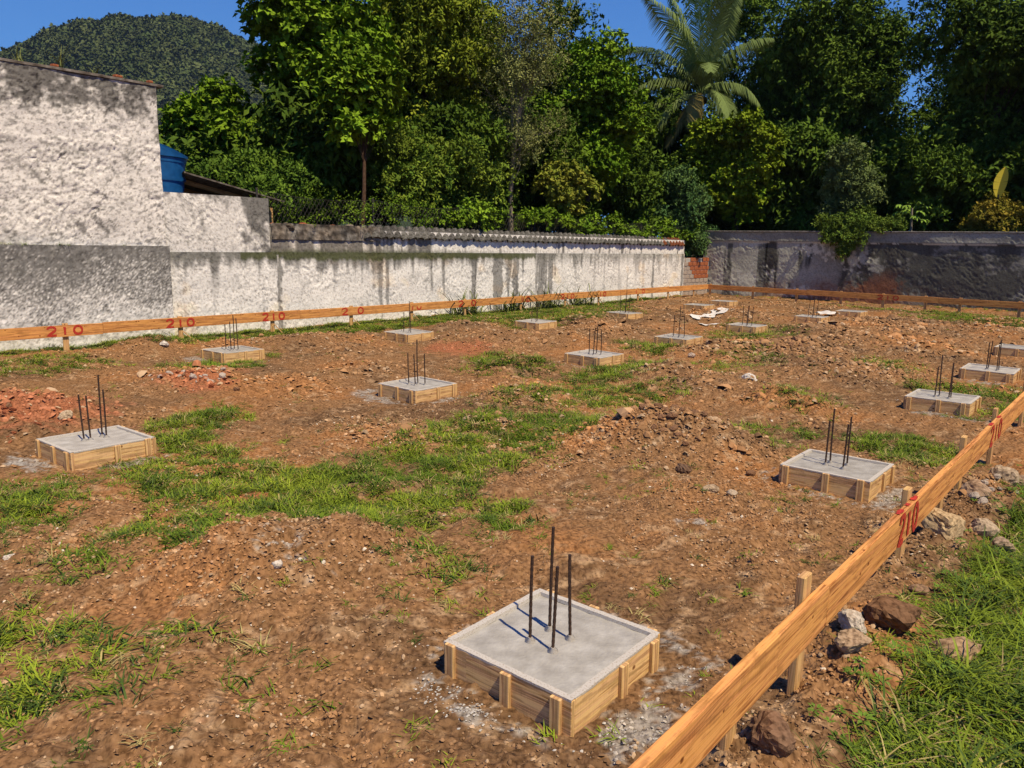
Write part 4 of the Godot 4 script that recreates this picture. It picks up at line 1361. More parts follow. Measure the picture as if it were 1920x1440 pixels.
	# stones one can point at
	var rocks := [
		[-0.80, -3.9, 0.14, Color(0.21, 0.125, 0.072), "big brown clod of earth leaning against the near batter board in the grass", "clod"],
		[-0.50, -3.86, 0.11, Color(0.40, 0.29, 0.18), "squarish tan rock lying in the long grass, away from the board", "rock"],
		[-0.86, -5.33, 0.125, Color(0.52, 0.40, 0.25), "pale ochre rock beside the second post of the near board", "rock"],
		[-0.9, -3.58, 0.075, Color(0.60, 0.55, 0.48), "whitish lump of stone beside the big brown clod", "rock"],
		[-0.84, -3.4, 0.07, Color(0.44, 0.34, 0.24), "small tan stone under the near board below the whitish lump", "stone"],
		[-0.70, -5.72, 0.1, Color(0.50, 0.41, 0.30), "pale stone in the grass past the ochre rock", "rock"],
		[-0.55, -5.5, 0.08, Color(0.42, 0.33, 0.24), "flat tan stone half sunk in the grass beyond the board", "stone"],
		[-0.76, -6.95, 0.125, Color(0.46, 0.37, 0.27), "pale angular rock by the far posts of the near board", "rock"],
		[-0.62, -7.3, 0.12, Color(0.36, 0.27, 0.19), "brownish rock at the right edge by the far posts", "rock"],
		[-0.84, -6.35, 0.11, Color(0.42, 0.31, 0.22), "tan rock under the near board between two posts", "rock"],
		[-0.80, -4.45, 0.05, Color(0.30, 0.2, 0.13), "small brown clod at the edge of the long grass", "clod"],
		[-0.86, -2.5, 0.085, Color(0.24, 0.15, 0.1), "dark clod under the lower end of the near board", "clod"],
		[-2.42, -5.25, 0.06, Color(0.46, 0.36, 0.25), "flat tan stone on bare earth left of the second footing from the camera", "stone"],
		[-2.28, -5.33, 0.045, Color(0.5, 0.42, 0.33), "small pale stone next to the flat tan one on bare earth", "stone"],
		[-2.9, -5.75, 0.07, Color(0.2, 0.13, 0.09), "dark clod on the slope of the clumpy mound", "clod"],
		[-3.45, -2.15, 0.03, Color(0.7, 0.66, 0.6), "white pebble pair on the low mound in the foreground", "pebble"],
		[-5.0, -1.35, 0.04, Color(0.68, 0.65, 0.6), "white stone on bare earth at the left edge of the picture", "stone"],
		[-8.05, -2.75, 0.07, Color(0.6, 0.5, 0.36), "yellowish stone on the red heap behind the left footing", "stone"],
		[-12.6, -5.9, 0.09, Color(0.7, 0.68, 0.64), "white lump on the small mound below the left batter board", "stone"],
		[-4.03, -9.72, 0.11, Color(0.72, 0.70, 0.66), "white crumpled lump lying alone in the middle distance", "lump"],
		[-6.0, -11.9, 0.06, Color(0.6, 0.5, 0.42), "pale stone beyond the middle footing", "stone"]]
	for k in rocks.size():
		var q: Array = rocks[k]
		R.seed = 9100 + k
		var s: float = q[2]
		var o := part(["rock", "clod"][1 if q[5] == "clod" else 0], rock_mesh(500 + k, Vector3(s * rf(0.95, 1.25), s * rf(0.65, 0.9), s * rf(0.85, 1.1)), q[3], 7), null, Vector3(q[0], ground_h(q[0], q[1]) + s * 0.3, q[1]))
		o.rotation = Vector3(rf(-0.3, 0.3), rf(0, 6), rf(-0.3, 0.3))
		tag(o, q[4], q[5])
	# rubble heaps: brick bats and mortar
	var rm := []
	for k in 5:
		rm.append([rock_mesh(620 + k, Vector3(1, 0.6, 0.8), Color(0.62, 0.56, 0.5), 3), rock_mesh(640 + k, Vector3(1, 0.55, 0.7), Color(0.46, 0.17, 0.09), 3), rock_mesh(660 + k, Vector3(1, 0.6, 0.8), Color(0.32, 0.185, 0.11), 4, 12)])
	for hp in [[-9.5, -4.85, 0.75, 0.38, 46, " on the rubble strip left of the middle footings", "rubble on the strip"], [-8.8, -2.3, 0.75, 0.4, 34, " on the red heap behind the left footing", "lumps on the red heap"], [-3.4, -6.3, 0.5, 0.4, 30, " on the clumpy mound", "clods on the mound"], [-0.8, -6.7, 0.14, 0.6, 22, " loose outside the far posts of the near board", "stones outside the near board"], [-5.1, -14.2, 0.5, 1.2, 24, " on the rough ridge beyond the middle footing", "clods on the ridge"]]:
		R.seed = 9300 + int(hp[4])
		for k in hp[4]:
			var x: float = hp[0] + R.randfn(0.0, hp[2] * 0.5)
			var z: float = hp[1] + R.randfn(0.0, hp[3] * 0.5)
			if in_pad(x, z, 0.45) or absf(x + 0.95) < 0.1: continue
			var s := rf(0.02, 0.06) * (1.0 if z > -10.0 else 1.6)
			var kind: int = [0, 1, 2, 0, 1, 0][R.randi() % 6]
			if hp[6] == "clods on the mound" or hp[6] == "clods on the ridge": kind = 2
			if hp[6] == "stones outside the near board": kind = [0, 2, 0][R.randi() % 3]
			if hp[6] == "lumps on the red heap": kind = [1, 1, 2][R.randi() % 3]
			var o := part("rubble_stone", rm[R.randi() % 5][kind], null, Vector3(x, ground_h(x, z) + s * 0.25, z))
			o.rotation = Vector3(rf(-0.5, 0.5), rf(0, 6), rf(-0.5, 0.5))
			o.scale = Vector3(s, s, s)
			var nm: String = ["pale piece of mortar", "orange piece of broken brick", "brown clod of earth"][kind]
			tag(o, nm + hp[5], "rubble", hp[6] + ", " + ["pale", "orange", "brown"][kind])
	# white plastic sheets
	for q in [[-9.0, -19.0, 0.5, 2.2, "long white plastic sheet lying rumpled across the far part of the plot", 0.25], [-8.3, -17.2, 0.3, 1.0, "short white plastic strip left of the far middle footing", 0.5], [-7.1, -22.4, 0.75, 0.9, "white sheet heaped behind the far footing with starter bars", 0.0]]:
		var mb := MB.new()
		var nu := 18
		var nv := 26
		var P := PackedVector3Array(); var Q := PackedVector3Array(); var U := PackedVector2Array()
		for j in nv:
			for i in nu:
				var a: float = (float(i) / (nu - 1) - 0.5) * q[2] * (0.8 + 0.4 * N1.get_noise_2d(j * 0.12, q[0])) * pow(sin(PI * (0.06 + 0.88 * j / (nv - 1))), 0.5)
				var b: float = (float(j) / (nv - 1) - 0.5) * q[3]
				var wx: float = q[0] + a + 0.25 * N1.get_noise_2d(b * 1.5, q[1])
				var wz: float = q[1] + b
				P.append(Vector3(wx - q[0], ground_parts(wx, wz).x + 0.02 + 0.012 + 0.02 * absf(N1.get_noise_2d(wx * 2.0, wz * 2.0)) + 0.012 * N3.get_noise_2d(wx * 4.0, wz * 4.0) + (0.12 * exp(-(a * a + b * b) * 6.0) if q[5] == 0.0 else 0.0), wz - q[1]))
				U.append(Vector2(a, b))
		for j in nv:
			for i in nu:
				Q.append((P[mini(j + 1, nv - 1) * nu + i] - P[maxi(j - 1, 0) * nu + i]).cross(P[j * nu + mini(i + 1, nu - 1)] - P[j * nu + maxi(i - 1, 0)]).normalized())
		mb.grid(nu, nv, P, Q, U, PackedColorArray(), Vector3.UP)
		var o := part("plastic_sheet", mb.mesh(M.plastic), null, Vector3(q[0], 0, q[1]))
		tag(o, q[4], "plastic sheet")

# ------------------------------------------------------------------ behind the left wall
func build_backyard() -> void:
	# water tank on a block stand
	var c := Vector3(-16.0, 0, -7.42)
	var t := thing("water_tank", "round blue plastic water tank with domed lid behind the white wall", "water tank", Vector3(c.x, 2.62, c.z))
	var prof := [[0.0, 0.60], [0.06, 0.62], [0.40, 0.66], [0.42, 0.69], [0.47, 0.69], [0.49, 0.665], [0.76, 0.695], [0.79, 0.72], [0.84, 0.72], [0.86, 0.70]]
	var mb := MB.new()
	var pts := []
	var rad := []
	for p in prof:
		pts.append(Vector3(0, p[0], 0))
		rad.append(p[1])
	mb.tube(pts, rad, 48)
	part("body", mb.mesh(M.tank), t)
	mb = MB.new()
	pts = []
	rad = []
	for p in [[0.855, 0.75], [0.90, 0.755], [0.915, 0.735], [1.02, 0.55], [1.12, 0.33], [1.18, 0.12], [1.19, 0.02]]:
		pts.append(Vector3(0, p[0], 0))
		rad.append(p[1])
	mb.tube(pts, rad, 48)
	part("lid", mb.mesh(M.tank), t)
	mb = MB.new()
	mb.box(Transform3D(Basis.IDENTITY, Vector3(c.x, 1.92, c.z)), Vector3(1.3, 1.5, 1.3), 0.02)
	tag(part("tank_stand", mb.mesh(M.old_concrete)), "concrete block stand under the blue water tank", "stand")
	# lean-to roof of corrugated sheets
	t = thing("lean_to_roof", "low sloping roof of grey corrugated sheets beside the water tank", "roof", Vector3(-16.3, 0, -7.95))
	var slope := atan2(0.44, 2.2)
	for k in 3:
		mb = MB.new()
		var n := 30
		for i in n:
			var x0 := 1.0 * i / n
			var x1 := 1.0 * (i + 1) / n
			var y0 := 0.025 * sin(TAU * 6.0 * x0)
			var y1 := 0.025 * sin(TAU * 6.0 * x1)
			var l := 2.3
			mb.quad(Vector3(x0, y0, 0), Vector3(x1, y1, 0), Vector3(x1, y1, -l), Vector3(x0, y0, -l), Vector3.UP)
			mb.quad(Vector3(x0, y0 - 0.012, 0), Vector3(x1, y1 - 0.012, 0), Vector3(x1, y1 - 0.012, -l), Vector3(x0, y0 - 0.012, -l), Vector3.DOWN)
			mb.quad(Vector3(x0, y0, -l), Vector3(x1, y1, -l), Vector3(x1, y1 - 0.012, -l), Vector3(x0, y0 - 0.012, -l), Vector3(0, 0, -1))
		for sx in [0.0, 1.0]:
			mb.quad(Vector3(sx, 0, 0), Vector3(sx, 0, -2.3), Vector3(sx, -0.03, -2.3), Vector3(sx, -0.03, 0), Vector3(sx * 2.0 - 1.0, 0, 0))
		var o := part("corrugated_sheet", mb.mesh(M.sheet), t, Vector3(0.0 - k * 0.97, 3.2 + k * 0.004, 0.1))
		o.rotation.x = -slope
	for k in 3:
		mb = MB.new()
		mb.box(Transform3D(Basis.IDENTITY, Vector3.ZERO), Vector3(0.06, 0.09, 2.2), 0.004)
		var o := part("rafter", mb.mesh(M.post), t, Vector3(0.4 - k * 1.1, 2.87, -1.05))
		o.rotation.x = -slope
	for z in [0.0, -2.2]:
		for x in [0.35, -1.6]:
			mb = MB.new()
			mb.box(Transform3D(Basis.IDENTITY, Vector3(0, 0, 0)), Vector3(0.08, 1.75, 0.08), 0.004)
			part("roof_post", mb.mesh(M.post), t, Vector3(x, 2.05 + 0.2 * (z + 1.1) - 0.1, z))
	# chain link fence along the wall top
	t = thing("wire_fence", "sagging chain link fence with thin posts standing behind the white wall", "fence", Vector3(-14.62, 0, -9.0))
	mb = MB.new()
	var L := 19.0
	var pitch := 0.11
	var nn := int(L / pitch)
	for s in [-1.0, 1.0]:
		for i in range(-8, nn + 8):
			var pp := []
			for q in 5:
				var y := 1.35 + 1.55 * q / 4.0
				var zz: float = i * pitch + s * (y - 2.1) * 0.62
				if zz < 0.0 or zz > L: continue
				pp.append(Vector3(0.05 * N1.get_noise_2d(zz * 0.8, y), y - 0.012 * zz - 0.06 * sin(PI * fmod(zz, 3.1) / 3.1) * (y - 1.3), -zz))
			if pp.size() > 1:
				var rr := []
				for q in pp: rr.append(0.0042)
				mb.tube(pp, rr, 3, false)
	part("chain_mesh", mb.mesh(M.wire), t)
	mb = MB.new()
	var tw := []
	var tr := []
	for i in 60:
		var zz := L * i / 59.0
		tw.append(Vector3(0, 2.9 - 0.012 * zz - 0.06 * sin(PI * fmod(zz, 3.1) / 3.1) * 1.6, -zz))
		tr.append(0.004)
	mb.tube(tw, tr, 4)
	part("top_wire", mb.mesh(M.wire), t)
	for k in 7:
		mb = MB.new()
		mb.tube([Vector3(0, 1.1, 0), Vector3(rf(-0.03, 0.03), 2.95 - 0.037 * k, rf(-0.04, 0.04))], [0.028, 0.024], 8)
		part("fence_post", mb.mesh(M.wire), t, Vector3(-0.03, 0, -3.1 * k - 0.02))

# ------------------------------------------------------------------ foliage
func leaf(mb: MB, o: Vector3, d: Vector3, up: Vector3, l: float, w: float) -> void:
	var s := d.cross(up).normalized()
	up = s.cross(d).normalized()
	var m := o + d * l * 0.5 + up * l * 0.02
	var tip := o + d * l - up * l * 0.14
	var a := o + d * l * 0.45 + s * w * 0.5 + up * w * 0.16
	var b := o + d * l * 0.45 - s * w * 0.5 + up * w * 0.16
	mb.tri(o, a, m, up)
	mb.tri(o, m, b, up)
	mb.tri(a, tip, m, up)
	mb.tri(m, tip, b, up)

func clump_mesh(sd: int, n: int, spread: float, l: float, w: float, droop: float) -> ArrayMesh:
	R.seed = sd
	var mb := MB.new()
	var tips := []
	for k in maxi(2, n / 6):
		var d := (rdir() + Vector3(0, 0.5, 0)).normalized()
		tips.append(d * spread * rf(0.35, 1.0))
	for i in n:
		var tp: Vector3 = tips[i % tips.size()]
		var d := (rdir() * 1.0 + tp.normalized() * 0.7 + Vector3(0, -droop, 0)).normalized()
		var up := (Vector3.UP + rdir() * 0.55).normalized()
		leaf(mb, tp + rdir() * spread * 0.22, d, up, l * rf(0.7, 1.15), w * rf(0.75, 1.15))
	return mb.mesh(M.leaf)

func gen_lobes(c: Vector3, r: Vector3, n: int, lr: float) -> Array:
	var out := []
	for i in n:
		var d := rdir()
		var q := pow(R.randf(), 0.45) * 0.92
		out.append([c + d * r * q, lr * rf(0.65, 1.3)])
	return out

func make_tree(called: String, label: String, cat: String, group: String, at: Vector3, tr: float, lobes: Array, per: int, clumps: Array, sc: float, c1: Vector3, c2: Vector3, bark: Material, sd: int, twigs := 0) -> Node3D:
	R.seed = sd
	var t := thing(called, label, cat, at, group)
	# trunk and limbs
	var mb := MB.new()
	var ctr := Vector3.ZERO
	for l in lobes: ctr += l[0]
	ctr /= lobes.size()
	var top := Vector3(ctr.x - at.x, ctr.y - at.y, ctr.z - at.z)
	if tr > 0.0:
		var pts := []
		var rad := []
		for i in 8:
			var f := i / 7.0
			pts.append(Vector3(top.x * f * f + tr * 1.2 * sin(f * 5.0 + sd), (top.y + 0.6) * f - 0.2, top.z * f * f + tr * 1.2 * cos(f * 4.0 + sd)))
			rad.append(tr * (1.0 - 0.72 * f))
		mb.tube(pts, rad, 8)
		for l in lobes:
			var e: Vector3 = l[0] - at
			var f := clampf(0.35 + 0.5 * (e.y / maxf(top.y * 1.5, 0.1)), 0.25, 0.9)
			var k := int(f * 7.0)
			var s: Vector3 = pts[k]
			var mid := s.lerp(e, 0.5) + Vector3(0, 0.12 * e.distance_to(s), 0) + rdir() * 0.15
			var r0: float = maxf(tr * 0.28 * (1.1 - f), 0.012)
			mb.tube([s, s.lerp(mid, 0.5) + rdir() * 0.05, mid, mid.lerp(e, 0.6) + rdir() * 0.06, e], [r0, r0 * 0.85, r0 * 0.65, r0 * 0.45, r0 * 0.2], 5, false)
			for q in twigs:
				var d := rdir()
				d.y = absf(d.y) * 0.8
				var lr: float = l[1]
				var b0 := mid.lerp(e, R.randf())
				var p1 := b0 + d * lr * rf(0.5, 1.1)
				mb.tube([b0, b0.lerp(p1, 0.5) + rdir() * 0.06, p1 + Vector3(0, 0.1, 0)], [r0 * 0.35, r0 * 0.25, r0 * 0.08], 3, false)
		part("trunk", mb.mesh(bark), t)
	# leaves
	var bufs := []
	for k in clumps.size(): bufs.append(PackedFloat32Array())
	for l in lobes:
		var lc: Vector3 = l[0]
		var lr: float = l[1]
		var tone := rf(0.75, 1.2)
		var mixl := rf(-0.25, 0.25)
		for i in per:
			var d := rdir()
			if d.y < -0.35 and R.randf() < 0.6: d.y = -d.y
			var q := pow(R.randf(), 0.4)
			var p := lc + d * lr * q * Vector3(1.0, 0.8, 1.0) - at
			var up := (d * 0.7 + Vector3.UP).normalized()
			var x := up.cross(rdir()).normalized()
			var s := sc * rf(0.55, 1.45)
			var bs := Basis(x, up, x.cross(up)).scaled(Vector3(s, s, s))
			var v := tone * rf(0.75, 1.25)
			var c := c1.lerp(c2, clampf(rf(0, 1) + mixl, 0.0, 1.0)) * v
			put(bufs[R.randi() % clumps.size()], bs, p, Color(c.x, c.y, c.z))
	if clumps.size() == 1:
		copies("crown", clumps[0], bufs[0], t).set_meta("kind", "stuff")
	else:
		var cr := Node3D.new()
		cr.name = "crown"
		cr.set_meta("kind", "stuff")
		t.add_child(cr, true)
		for k in clumps.size():
			if bufs[k].size() > 0: copies("foliage", clumps[k], bufs[k], cr)
	return t

var K := {}

func build_trees() -> void:
	K.broad = [clump_mesh(1, 16, 0.24, 0.165, 0.112, 0.25), clump_mesh(2, 16, 0.26, 0.155, 0.105, 0.2), clump_mesh(3, 15, 0.22, 0.175, 0.12, 0.3)]
	K.oval = [clump_mesh(4, 22, 0.26, 0.13, 0.06, 0.3), clump_mesh(5, 22, 0.28, 0.12, 0.055, 0.35), clump_mesh(6, 20, 0.25, 0.14, 0.065, 0.25)]
	K.small = [clump_mesh(7, 28, 0.30, 0.075, 0.032, 0.2), clump_mesh(8, 28, 0.32, 0.08, 0.03, 0.1)]
	K.dark = [clump_mesh(9, 18, 0.34, 0.18, 0.075, 0.5), clump_mesh(10, 18, 0.36, 0.17, 0.07, 0.6)]
	var g1 := Vector3(0.075, 0.145, 0.010)
	var g2 := Vector3(0.155, 0.25, 0.017)
	var d1 := Vector3(0.045, 0.085, 0.012)
	var d2 := Vector3(0.095, 0.155, 0.018)
	var o1 := Vector3(0.105, 0.16, 0.016)
	var o2 := Vector3(0.21, 0.255, 0.026)
	var gy := 1.25
	var grp := "trees beyond the walls"
	var L: Array
	# left bright tree group
	R.seed = 1
	L = gen_lobes(Vector3(-21.6, 4.4, -12.3), Vector3(2.0, 1.9, 2.0), 26, 0.75)
	make_tree("broadleaf_tree", "bright green leafy tree behind the water tank, shorter than its neighbours", "tree", grp, Vector3(-21.6, gy, -12.3), 0.16, L, 75, K.broad, 1.0, g1, g2, M.bark, 11)
	R.seed = 2
	L = gen_lobes(Vector3(-17.9, 3.1, -10.9), Vector3(1.3, 0.9, 1.5), 16, 0.5)
	make_tree("shrub", "dark green shrub just behind the corrugated roof and water tank", "shrub", "shrubs beyond the walls", Vector3(-17.9, gy, -10.9), 0.06, L, 69, K.oval, 0.9, Vector3(0.05, 0.1, 0.014), Vector3(0.11, 0.185, 0.022), M.bark, 12)
	R.seed = 3
	L = gen_lobes(Vector3(-19.4, 7.2, -14.3), Vector3(1.9, 3.2, 1.9), 40, 0.8)
	make_tree("broadleaf_tree", "tall bright green tree with large leaves, the first above the wall right of the hill", "tree", grp, Vector3(-19.4, gy, -14.3), 0.2, L, 81, K.broad, 1.05, g1, g2, M.bark, 13)
	R.seed = 4
	L = gen_lobes(Vector3(-19.2, 7.4, -18.0), Vector3(2.3, 3.3, 2.1), 44, 0.85)
	make_tree("broadleaf_tree", "tall olive green tree between the bright tree and the thin twiggy one", "tree", grp, Vector3(-19.2, gy, -18.0), 0.2, L, 72, K.oval, 1.1, o1, o2, M.bark, 14)
	R.seed = 5
	L = gen_lobes(Vector3(-16.3, 3.6, -15.9), Vector3(1.1, 1.5, 2.1), 26, 0.62)
	make_tree("shrub", "broad olive shrub under the tall trees behind the middle of the white wall", "shrub", "shrubs beyond the walls", Vector3(-16.3, gy, -15.9), 0.07, L, 66, K.oval, 0.9, Vector3(0.07, 0.13, 0.018), Vector3(0.165, 0.225, 0.028), M.bark, 15)
	R.seed = 6
	L = gen_lobes(Vector3(-16.0, 7.2, -19.2), Vector3(1.7, 2.9, 1.7), 30, 0.75)
	make_tree("twiggy_tree", "thin grey-green tree with pale bare twigs showing, in the middle of the tree line", "tree", grp, Vector3(-16.2, gy, -19.1), 0.12, L, 34, K.small, 1.05, Vector3(0.15, 0.185, 0.055), Vector3(0.25, 0.27, 0.095), M.pale_bark, 16, 9)
	R.seed = 7
	L = gen_lobes(Vector3(-16.6, 6.1, -23.9), Vector3(1.9, 3.3, 1.9), 42, 0.8)
	make_tree("broadleaf_tree", "dense dark green rounded tree left of the palm", "tree", grp, Vector3(-16.6, gy, -23.9), 0.2, L, 78, K.broad, 0.95, Vector3(0.065, 0.145, 0.010), Vector3(0.15, 0.245, 0.018), M.bark, 17)
	R.seed = 8
	L = gen_lobes(Vector3(-15.3, 3.6, -20.6), Vector3(0.7, 1.0, 1.2), 15, 0.48)
	make_tree("shrub", "yellow-green shrub at the foot of the rounded dark tree", "shrub", "shrubs beyond the walls", Vector3(-15.4, gy, -20.6), 0.05, L, 58, K.broad, 0.75, Vector3(0.15, 0.2, 0.025), Vector3(0.26, 0.27, 0.04), M.bark, 18)
	# bushes in the corner
	R.seed = 9
	L = gen_lobes(Vector3(-14.7, 4.9, -31.0), Vector3(2.3, 2.5, 1.2), 38, 0.7)
	make_tree("broadleaf_tree", "light yellow-green bushy tree below the palm", "tree", grp, Vector3(-14.3, gy, -31.8), 0.1, L, 69, K.broad, 1.0, Vector3(0.09, 0.16, 0.011), Vector3(0.2, 0.27, 0.018), M.bark, 19)
	R.seed = 10
	L = gen_lobes(Vector3(-15.2, 3.1, -28.4), Vector3(0.9, 1.6, 1.4), 24, 0.55)
	for q in [Vector3(-14.9, 1.9, -29.2), Vector3(-14.7, 2.2, -29.9), Vector3(-15.2, 2.4, -29.6), Vector3(-14.6, 1.8, -28.3)]: L.append([q, 0.5])
	make_tree("shrub", "dark blue-green shrub above the bare brick pier", "shrub", "shrubs beyond the walls", Vector3(-15.2, gy, -28.3), 0.05, L, 66, K.oval, 0.95, Vector3(0.05, 0.11, 0.035), Vector3(0.1, 0.17, 0.05), M.bark, 20)
	R.seed = 11
	L = gen_lobes(Vector3(-9.6, 4.3, -31.3), Vector3(1.0, 1.5, 0.8), 15, 0.5)
	make_tree("shrub", "upright grey-green shrub with shiny sparse leaves above the dark wall", "shrub", "shrubs beyond the walls", Vector3(-9.6, gy, -31.3), 0.05, L, 49, K.oval, 1.0, Vector3(0.09, 0.13, 0.045), Vector3(0.15, 0.2, 0.06), M.bark, 21, 2)
	# dark trees at the right
	R.seed = 12
	L = gen_lobes(Vector3(-12.9, 8.8, -37.0), Vector3(3.8, 5.4, 2.5), 66, 1.15)
	make_tree("broadleaf_tree", "huge dark tree right of the palm, sky flecks in its crown", "tree", grp, Vector3(-12.0, gy, -37.5), 0.34, L, 66, K.dark, 1.25, d1, Vector3(0.10, 0.16, 0.02), M.bark, 22)
	R.seed = 13
	L = gen_lobes(Vector3(-6.2, 8.6, -35.5), Vector3(2.9, 5.0, 2.5), 46, 1.05)
	make_tree("broadleaf_tree", "large dark tree with dangling foliage above the right end of the back wall", "tree", grp, Vector3(-6.2, gy, -35.5), 0.3, L, 60, K.dark, 1.2, Vector3(0.04, 0.075, 0.012), Vector3(0.085, 0.14, 0.017), M.bark, 23)
	R.seed = 14
	L = gen_lobes(Vector3(-1.6, 7.8, -34.0), Vector3(2.6, 5.0, 2.4), 40, 1.0)
	make_tree("broadleaf_tree", "dark tree cut by the right edge of the picture", "tree", grp, Vector3(-1.6, gy, -34.0), 0.28, L, 63, K.dark, 1.2, Vector3(0.04, 0.075, 0.012), Vector3(0.085, 0.14, 0.017), M.bark, 24)
	R.seed = 15
	L = gen_lobes(Vector3(-4.5, 2.95, -31.6), Vector3(1.3, 0.6, 0.6), 14, 0.38)
	make_tree("shrub", "yellowish brown shrub along the right end of the back wall", "shrub", "shrubs beyond the walls", Vector3(-4.5, gy, -31.6), 0.04, L, 55, K.oval, 0.85, Vector3(0.15, 0.15, 0.02), Vector3(0.26, 0.2, 0.03), M.bark, 25)
	R.seed = 16
	L = [[Vector3(-8.7, 2.75, -29.35), 0.45], [Vector3(-9.3, 2.7, -29.3), 0.4], [Vector3(-8.2, 2.7, -29.35), 0.4], [Vector3(-8.9, 2.35, -29.1), 0.35], [Vector3(-8.5, 2.2, -29.08), 0.28], [Vector3(-8.8, 1.95, -29.05), 0.2], [Vector3(-9.1, 2.2, -29.08), 0.22], [Vector3(-7.8, 2.65, -29.4), 0.3], [Vector3(-9.8, 2.75, -29.5), 0.4], [Vector3(-9.5, 2.3, -29.1), 0.22], [Vector3(-8.6, 2.95, -29.6), 0.5], [Vector3(-8.95, 1.75, -29.04), 0.14], [Vector3(-7.4, 2.75, -29.6), 0.3]]
	make_tree("creeper", "leafy creeper tumbling over the top of the dark back wall", "creeper", "", Vector3(-8.7, 2.56, -29.5), 0.0, L, 66, K.oval, 0.62, Vector3(0.07, 0.13, 0.02), Vector3(0.14, 0.2, 0.03), M.bark, 26)
	# low greenery on top of the white wall
	var vl := ["vines spilling over the tile capping below the brown trunk", "vines behind the fence over the middle of the tile capping", "leafy vines along the far end of the white wall", "low greenery over the mortar cap beside the corrugated roof", "vines over the last red tiles before the brick pier"]
	var va := [[-14.2, -15.4, 2.4, 0.55], [-17.8, -20.4, 2.4, 0.42], [-20.8, -24.0, 2.35, 0.5], [-9.6, -12.6, 2.35, 0.6], [-24.4, -27.6, 2.3, 0.5]]
	for k in 5:
		R.seed = 160 + k
		L = []
		for i in 11:
			L.append([Vector3(-14.75 + rf(-0.25, 0.18), va[k][2] + rf(-0.2, 0.35), lerpf(va[k][0], va[k][1] - 1.2, i / 10.0)), va[k][3] * rf(0.55, 0.95)])
		make_tree("vine", vl[k], "vine", "vines on the white wall", Vector3(-14.9, gy, (va[k][0] + va[k][1]) * 0.5), 0.0, L, 24 if k != 3 else 16, K.broad if k != 3 else K.small, 0.62, Vector3(0.08, 0.16, 0.014), Vector3(0.17, 0.27, 0.022), M.bark, 170 + k)
	# backdrop trees that close the view
	var bt := [[-26.0, -20.5, 10.0, 2.4], [-22.5, -20.8, 11.5, 3.0], [-24.5, -22.5, 12.5, 3.8], [-22, -28, 12.0, 3.6], [-19.5, -33, 9.6, 3.0], [-19.8, -20.8, 7.5, 2.4], [-18.6, -25.6, 6.5, 2.4], [-17.4, -38.4, 15.0, 4.2], [-15, -42, 14, 4.2], [-8.5, -43, 13, 4.0], [-3.5, -40, 12, 3.6], [1.5, -37, 12, 3.4], [-10.5, -33.5, 5.6, 2.2], [-6.5, -33.2, 5.2, 2.2], [-20.5, -11.2, 3.6, 2.0], [-2.5, -33, 5.2, 2.2], [-12.6, -33.6, 6.0, 2.2], [-16.8, -34.0, 6.0, 2.6], [-18.2, -29.5, 6.5, 2.6], [-17.2, -21.6, 5.0, 2.0], [-18.8, -13.2, 4.4, 1.9], [-17.6, -17.6, 5.0, 1.9], [-22.0, -16.0, 6.5, 2.4], [-13.6, -35.0, 5.4, 2.4], [-9.0, -36.0, 5.8, 2.6], [-17.0, -26.8, 4.6, 2.0], [-4.6, -35.0, 5.6, 2.4], [-15.9, -36.6, 4.6, 2.5]]
	for k in bt.size():
		R.seed = 200 + k
		var b: Array = bt[k]
		var hh: float = b[2]
		L = gen_lobes(Vector3(b[0], gy + hh * 0.52, b[1]), Vector3(b[3], hh * 0.46, b[3]), int(12 + hh * 2.2), b[3] * 0.34)
		make_tree("background_tree", BACKL[k], "tree", "trees of the second row", Vector3(b[0], gy, b[1]), 0.05 * b[3] + 0.05, L, 58, K.dark if k % 2 == 0 else K.oval, 1.45, d1, d2, M.bark, 220 + k)
	# slim tree by the fence
	R.seed = 31
	L = gen_lobes(Vector3(-16.2, 5.6, -12.9), Vector3(0.8, 1.1, 1.2), 14, 0.55)
	L.append([Vector3(-15.6, 4.5, -12.2), 0.4])
	L.append([Vector3(-15.5, 4.6, -12.8), 0.4])
	make_tree("slim_tree", "slim bare brown trunk behind the fence with leaves only at the top", "tree", grp, Vector3(-15.45, gy, -12.45), 0.075, L, 62, K.broad, 1.0, g1, g2, M.brown_bark, 31)

const BACKL := ["tree of the second row between the tall bright one and the hill", "dark tree behind the tall bright one", "dark tree behind the olive one", "dark tree behind the thin twiggy one", "lower tree filling the gap left of the palm", "half hidden dark tree between the olive and the twiggy trees", "half hidden dark tree behind the rounded dark one", "tall tree right behind the palm", "farthest tall tree behind the huge dark one", "tall tree behind the gap of the two dark trees at the right", "tall tree behind the dangling dark foliage", "tall tree beyond the right edge of the back wall", "low dark tree behind the upright grey-green shrub", "low dark tree behind the young papaya plant", "low dark tree behind the corrugated roof", "low dark tree behind the yellowish shrub", "low dark tree right of the yellow-green bushy tree", "low dark tree under the palm behind the bushy tree", "dark tree left of the palm trunk behind the dark shrub", "low dark tree behind the yellow-green shrub", "dark leafy tree beside the slim bare trunk", "low dark tree behind the broad olive shrub", "dark tree behind the foot of the tall bright one", "low dark tree behind the left part of the back wall", "low dark tree behind the creeper on the back wall", "low dark tree behind the last red tiles", "low dark tree left of the yellow banana leaf", "low dark tree behind the foot of the yellow-green bushy tree"]

